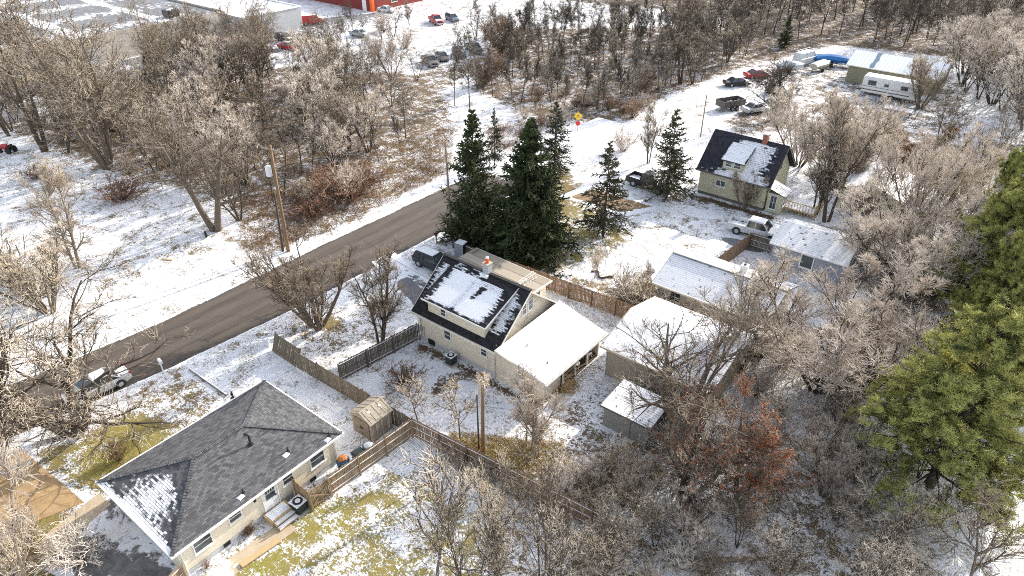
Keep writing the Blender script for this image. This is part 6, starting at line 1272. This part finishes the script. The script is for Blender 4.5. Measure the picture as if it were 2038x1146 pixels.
# young trees of the back yard, bottom centre
for i, (px, py, ty, k, lb, w_) in enumerate(((870, 1165, 925, 'sprig0', 'thin forked tree at the bottom edge of the back yard, left', 1.0), (1075, 1190, 895, 'wood0', 'leafless tree at the bottom edge, right of the back yard', .55), (1000, 1180, 930, 'clump', 'thin stemmed tree in the back yard at the bottom centre', .6),
   (940, 1230, 960, 'wood3', 'leafless tree at the bottom centre, rooted below the frame', .6), (1110, 1220, 960, 'wood2', 'leafless tree where the lower woods meet the back yard', .55), (1195, 1160, 980, 'wood1', 'pale twigged tree just right of the back yard', .8),
   (1915, 1190, 990, 'sprig0', 'small leafless tree on clean snow in the lower right corner', 1.2), (1690, 1190, 1000, 'curly1', 'crooked thick branched tree at the bottom right', .9), (40, 1180, 880, 'sprig1', 'pale young tree in the lower left corner', .8))):
    P(k, px, py, ty, lb, w=w_)
r = thing('fallen_log', 'fallen grey log lying in the lower woods', 'log', (*G(1430, 1120), .15), 0); MB().tube([(-2.2, -1.6, 0), (0, 0, .1), (2.3, 1.9, .15)], [.2, .17, .12], 10).build('log', 'bark', r, smooth=True)
x, y = G(1330, 790); r = thing('broken_branch', 'pale broken branch hanging before the large spreading tree', 'branch', (x, y, 2.0)); MB().tube([(0, 0, 0), (-.8, -.6, .5), (-1.8, -1.2, .3)], [.12, .09, .04], 8).tube([(0, 0, 0), (-.2, -.5, -1.1), (-.5, -.9, -2.1)], [.12, .1, .07], 8).build('limb', 'bark_pale', r, smooth=True)

# dry weeds and grass: one mass each
def weeds(name, polys, n, h, mat, label, seed):
    rg = np.random.default_rng(seed); V = []; F = []
    pts = []
    for poly, share in polys:
        W_ = [G(*q) for q in poly]; A = np.array(W_); lo, hi = A.min(0), A.max(0); m = int(n*share); c = rg.uniform(lo, hi, (m*4, 2)); cl = rg.uniform(lo, hi, (max(6, m//45), 2)); c2 = cl[rg.integers(0, len(cl), m*3)]+rg.normal(0, .7, (m*3, 2)); c = np.concatenate([c[:m*2], c2]); rg.shuffle(c)
        k = inpoly(c[:, 0], c[:, 1], W_)
        for x0, x1, y0, y1 in BLOCK: k &= ~((c[:, 0] > x0-.1) & (c[:, 0] < x1+.1) & (c[:, 1] > y0) & (c[:, 1] < y1))
        pts.append(c[k][:m])
    c = np.concatenate(pts); K = len(c); b = np.concatenate([c, np.zeros((K, 1))], 1); d = nrm(np.concatenate([rg.normal(0, .75, (K, 2)), np.ones((K, 1))], 1)); L = rg.uniform(h[0], h[1], (K, 1)); m1 = b+d*L*.55; d2 = nrm(d+np.concatenate([rg.normal(0, .6, (K, 2)), -np.ones((K, 1))*.3], 1)); tp = m1+d2*L*.5
    s_ = nrm(np.cross(d, rg.normal(0, 1, (K, 3))))*rg.uniform(.010, .022, (K, 1)); V = np.stack([b-s_, b+s_, m1+s_*.8, m1-s_*.8, tp+s_*.3, tp-s_*.3], 1).reshape(-1, 3); i = np.arange(K)[:, None]*6; F = np.concatenate([i+np.array([0, 1, 2, 3]), i+np.array([3, 2, 4, 5])])
    o = bpy.data.objects.new(name, npmesh(name, V, F, mat)); C.objects.link(o); tag(o, label, name.replace('_', ' '), kind='stuff')
weeds('dry_weeds', [([(560, 480), (640, 470), (780, 400), (895, 345), (905, 250), (850, 262), (700, 320), (600, 370)], .5), ([(470, 500), (560, 500), (640, 440), (600, 380), (480, 390)], .15), ([(960, 260), (1100, 235), (1230, 245), (1130, 290), (1000, 300)], .12), ([(150, 320), (420, 385), (600, 400), (840, 260), (600, 200), (200, 250)], .23)], 26000, (.2, .75), 'twig_brown', 'brown dry weeds standing in the snow across the road', 1)
weeds('leaf_litter', [([(1050, 940), (1250, 860), (1500, 840), (1720, 900), (1900, 990), (1880, 1180), (1000, 1180)], .4), ([(1480, 640), (1700, 660), (1760, 860), (1480, 850)], .2), ([(1640, 450), (1760, 470), (1900, 620), (1760, 640)], .2)], 26000, (.15, .6), 'twig_tan', 'brown litter of dead stems on the floor of the lower woods', 2)
weeds('straw_grass', [([(1200, 600), (1290, 560), (1560, 660), (1500, 720), (1400, 680), (1260, 625)], .35), ([(860, 890), (1060, 950), (1150, 930), (1120, 880), (900, 860)], .35), ([(-20, 1040), (60, 1040), (100, 1120), (60, 1150), (-20, 1150)], .15)], 14000, (.15, .45), 'straw', 'straw coloured dry grass', 3)
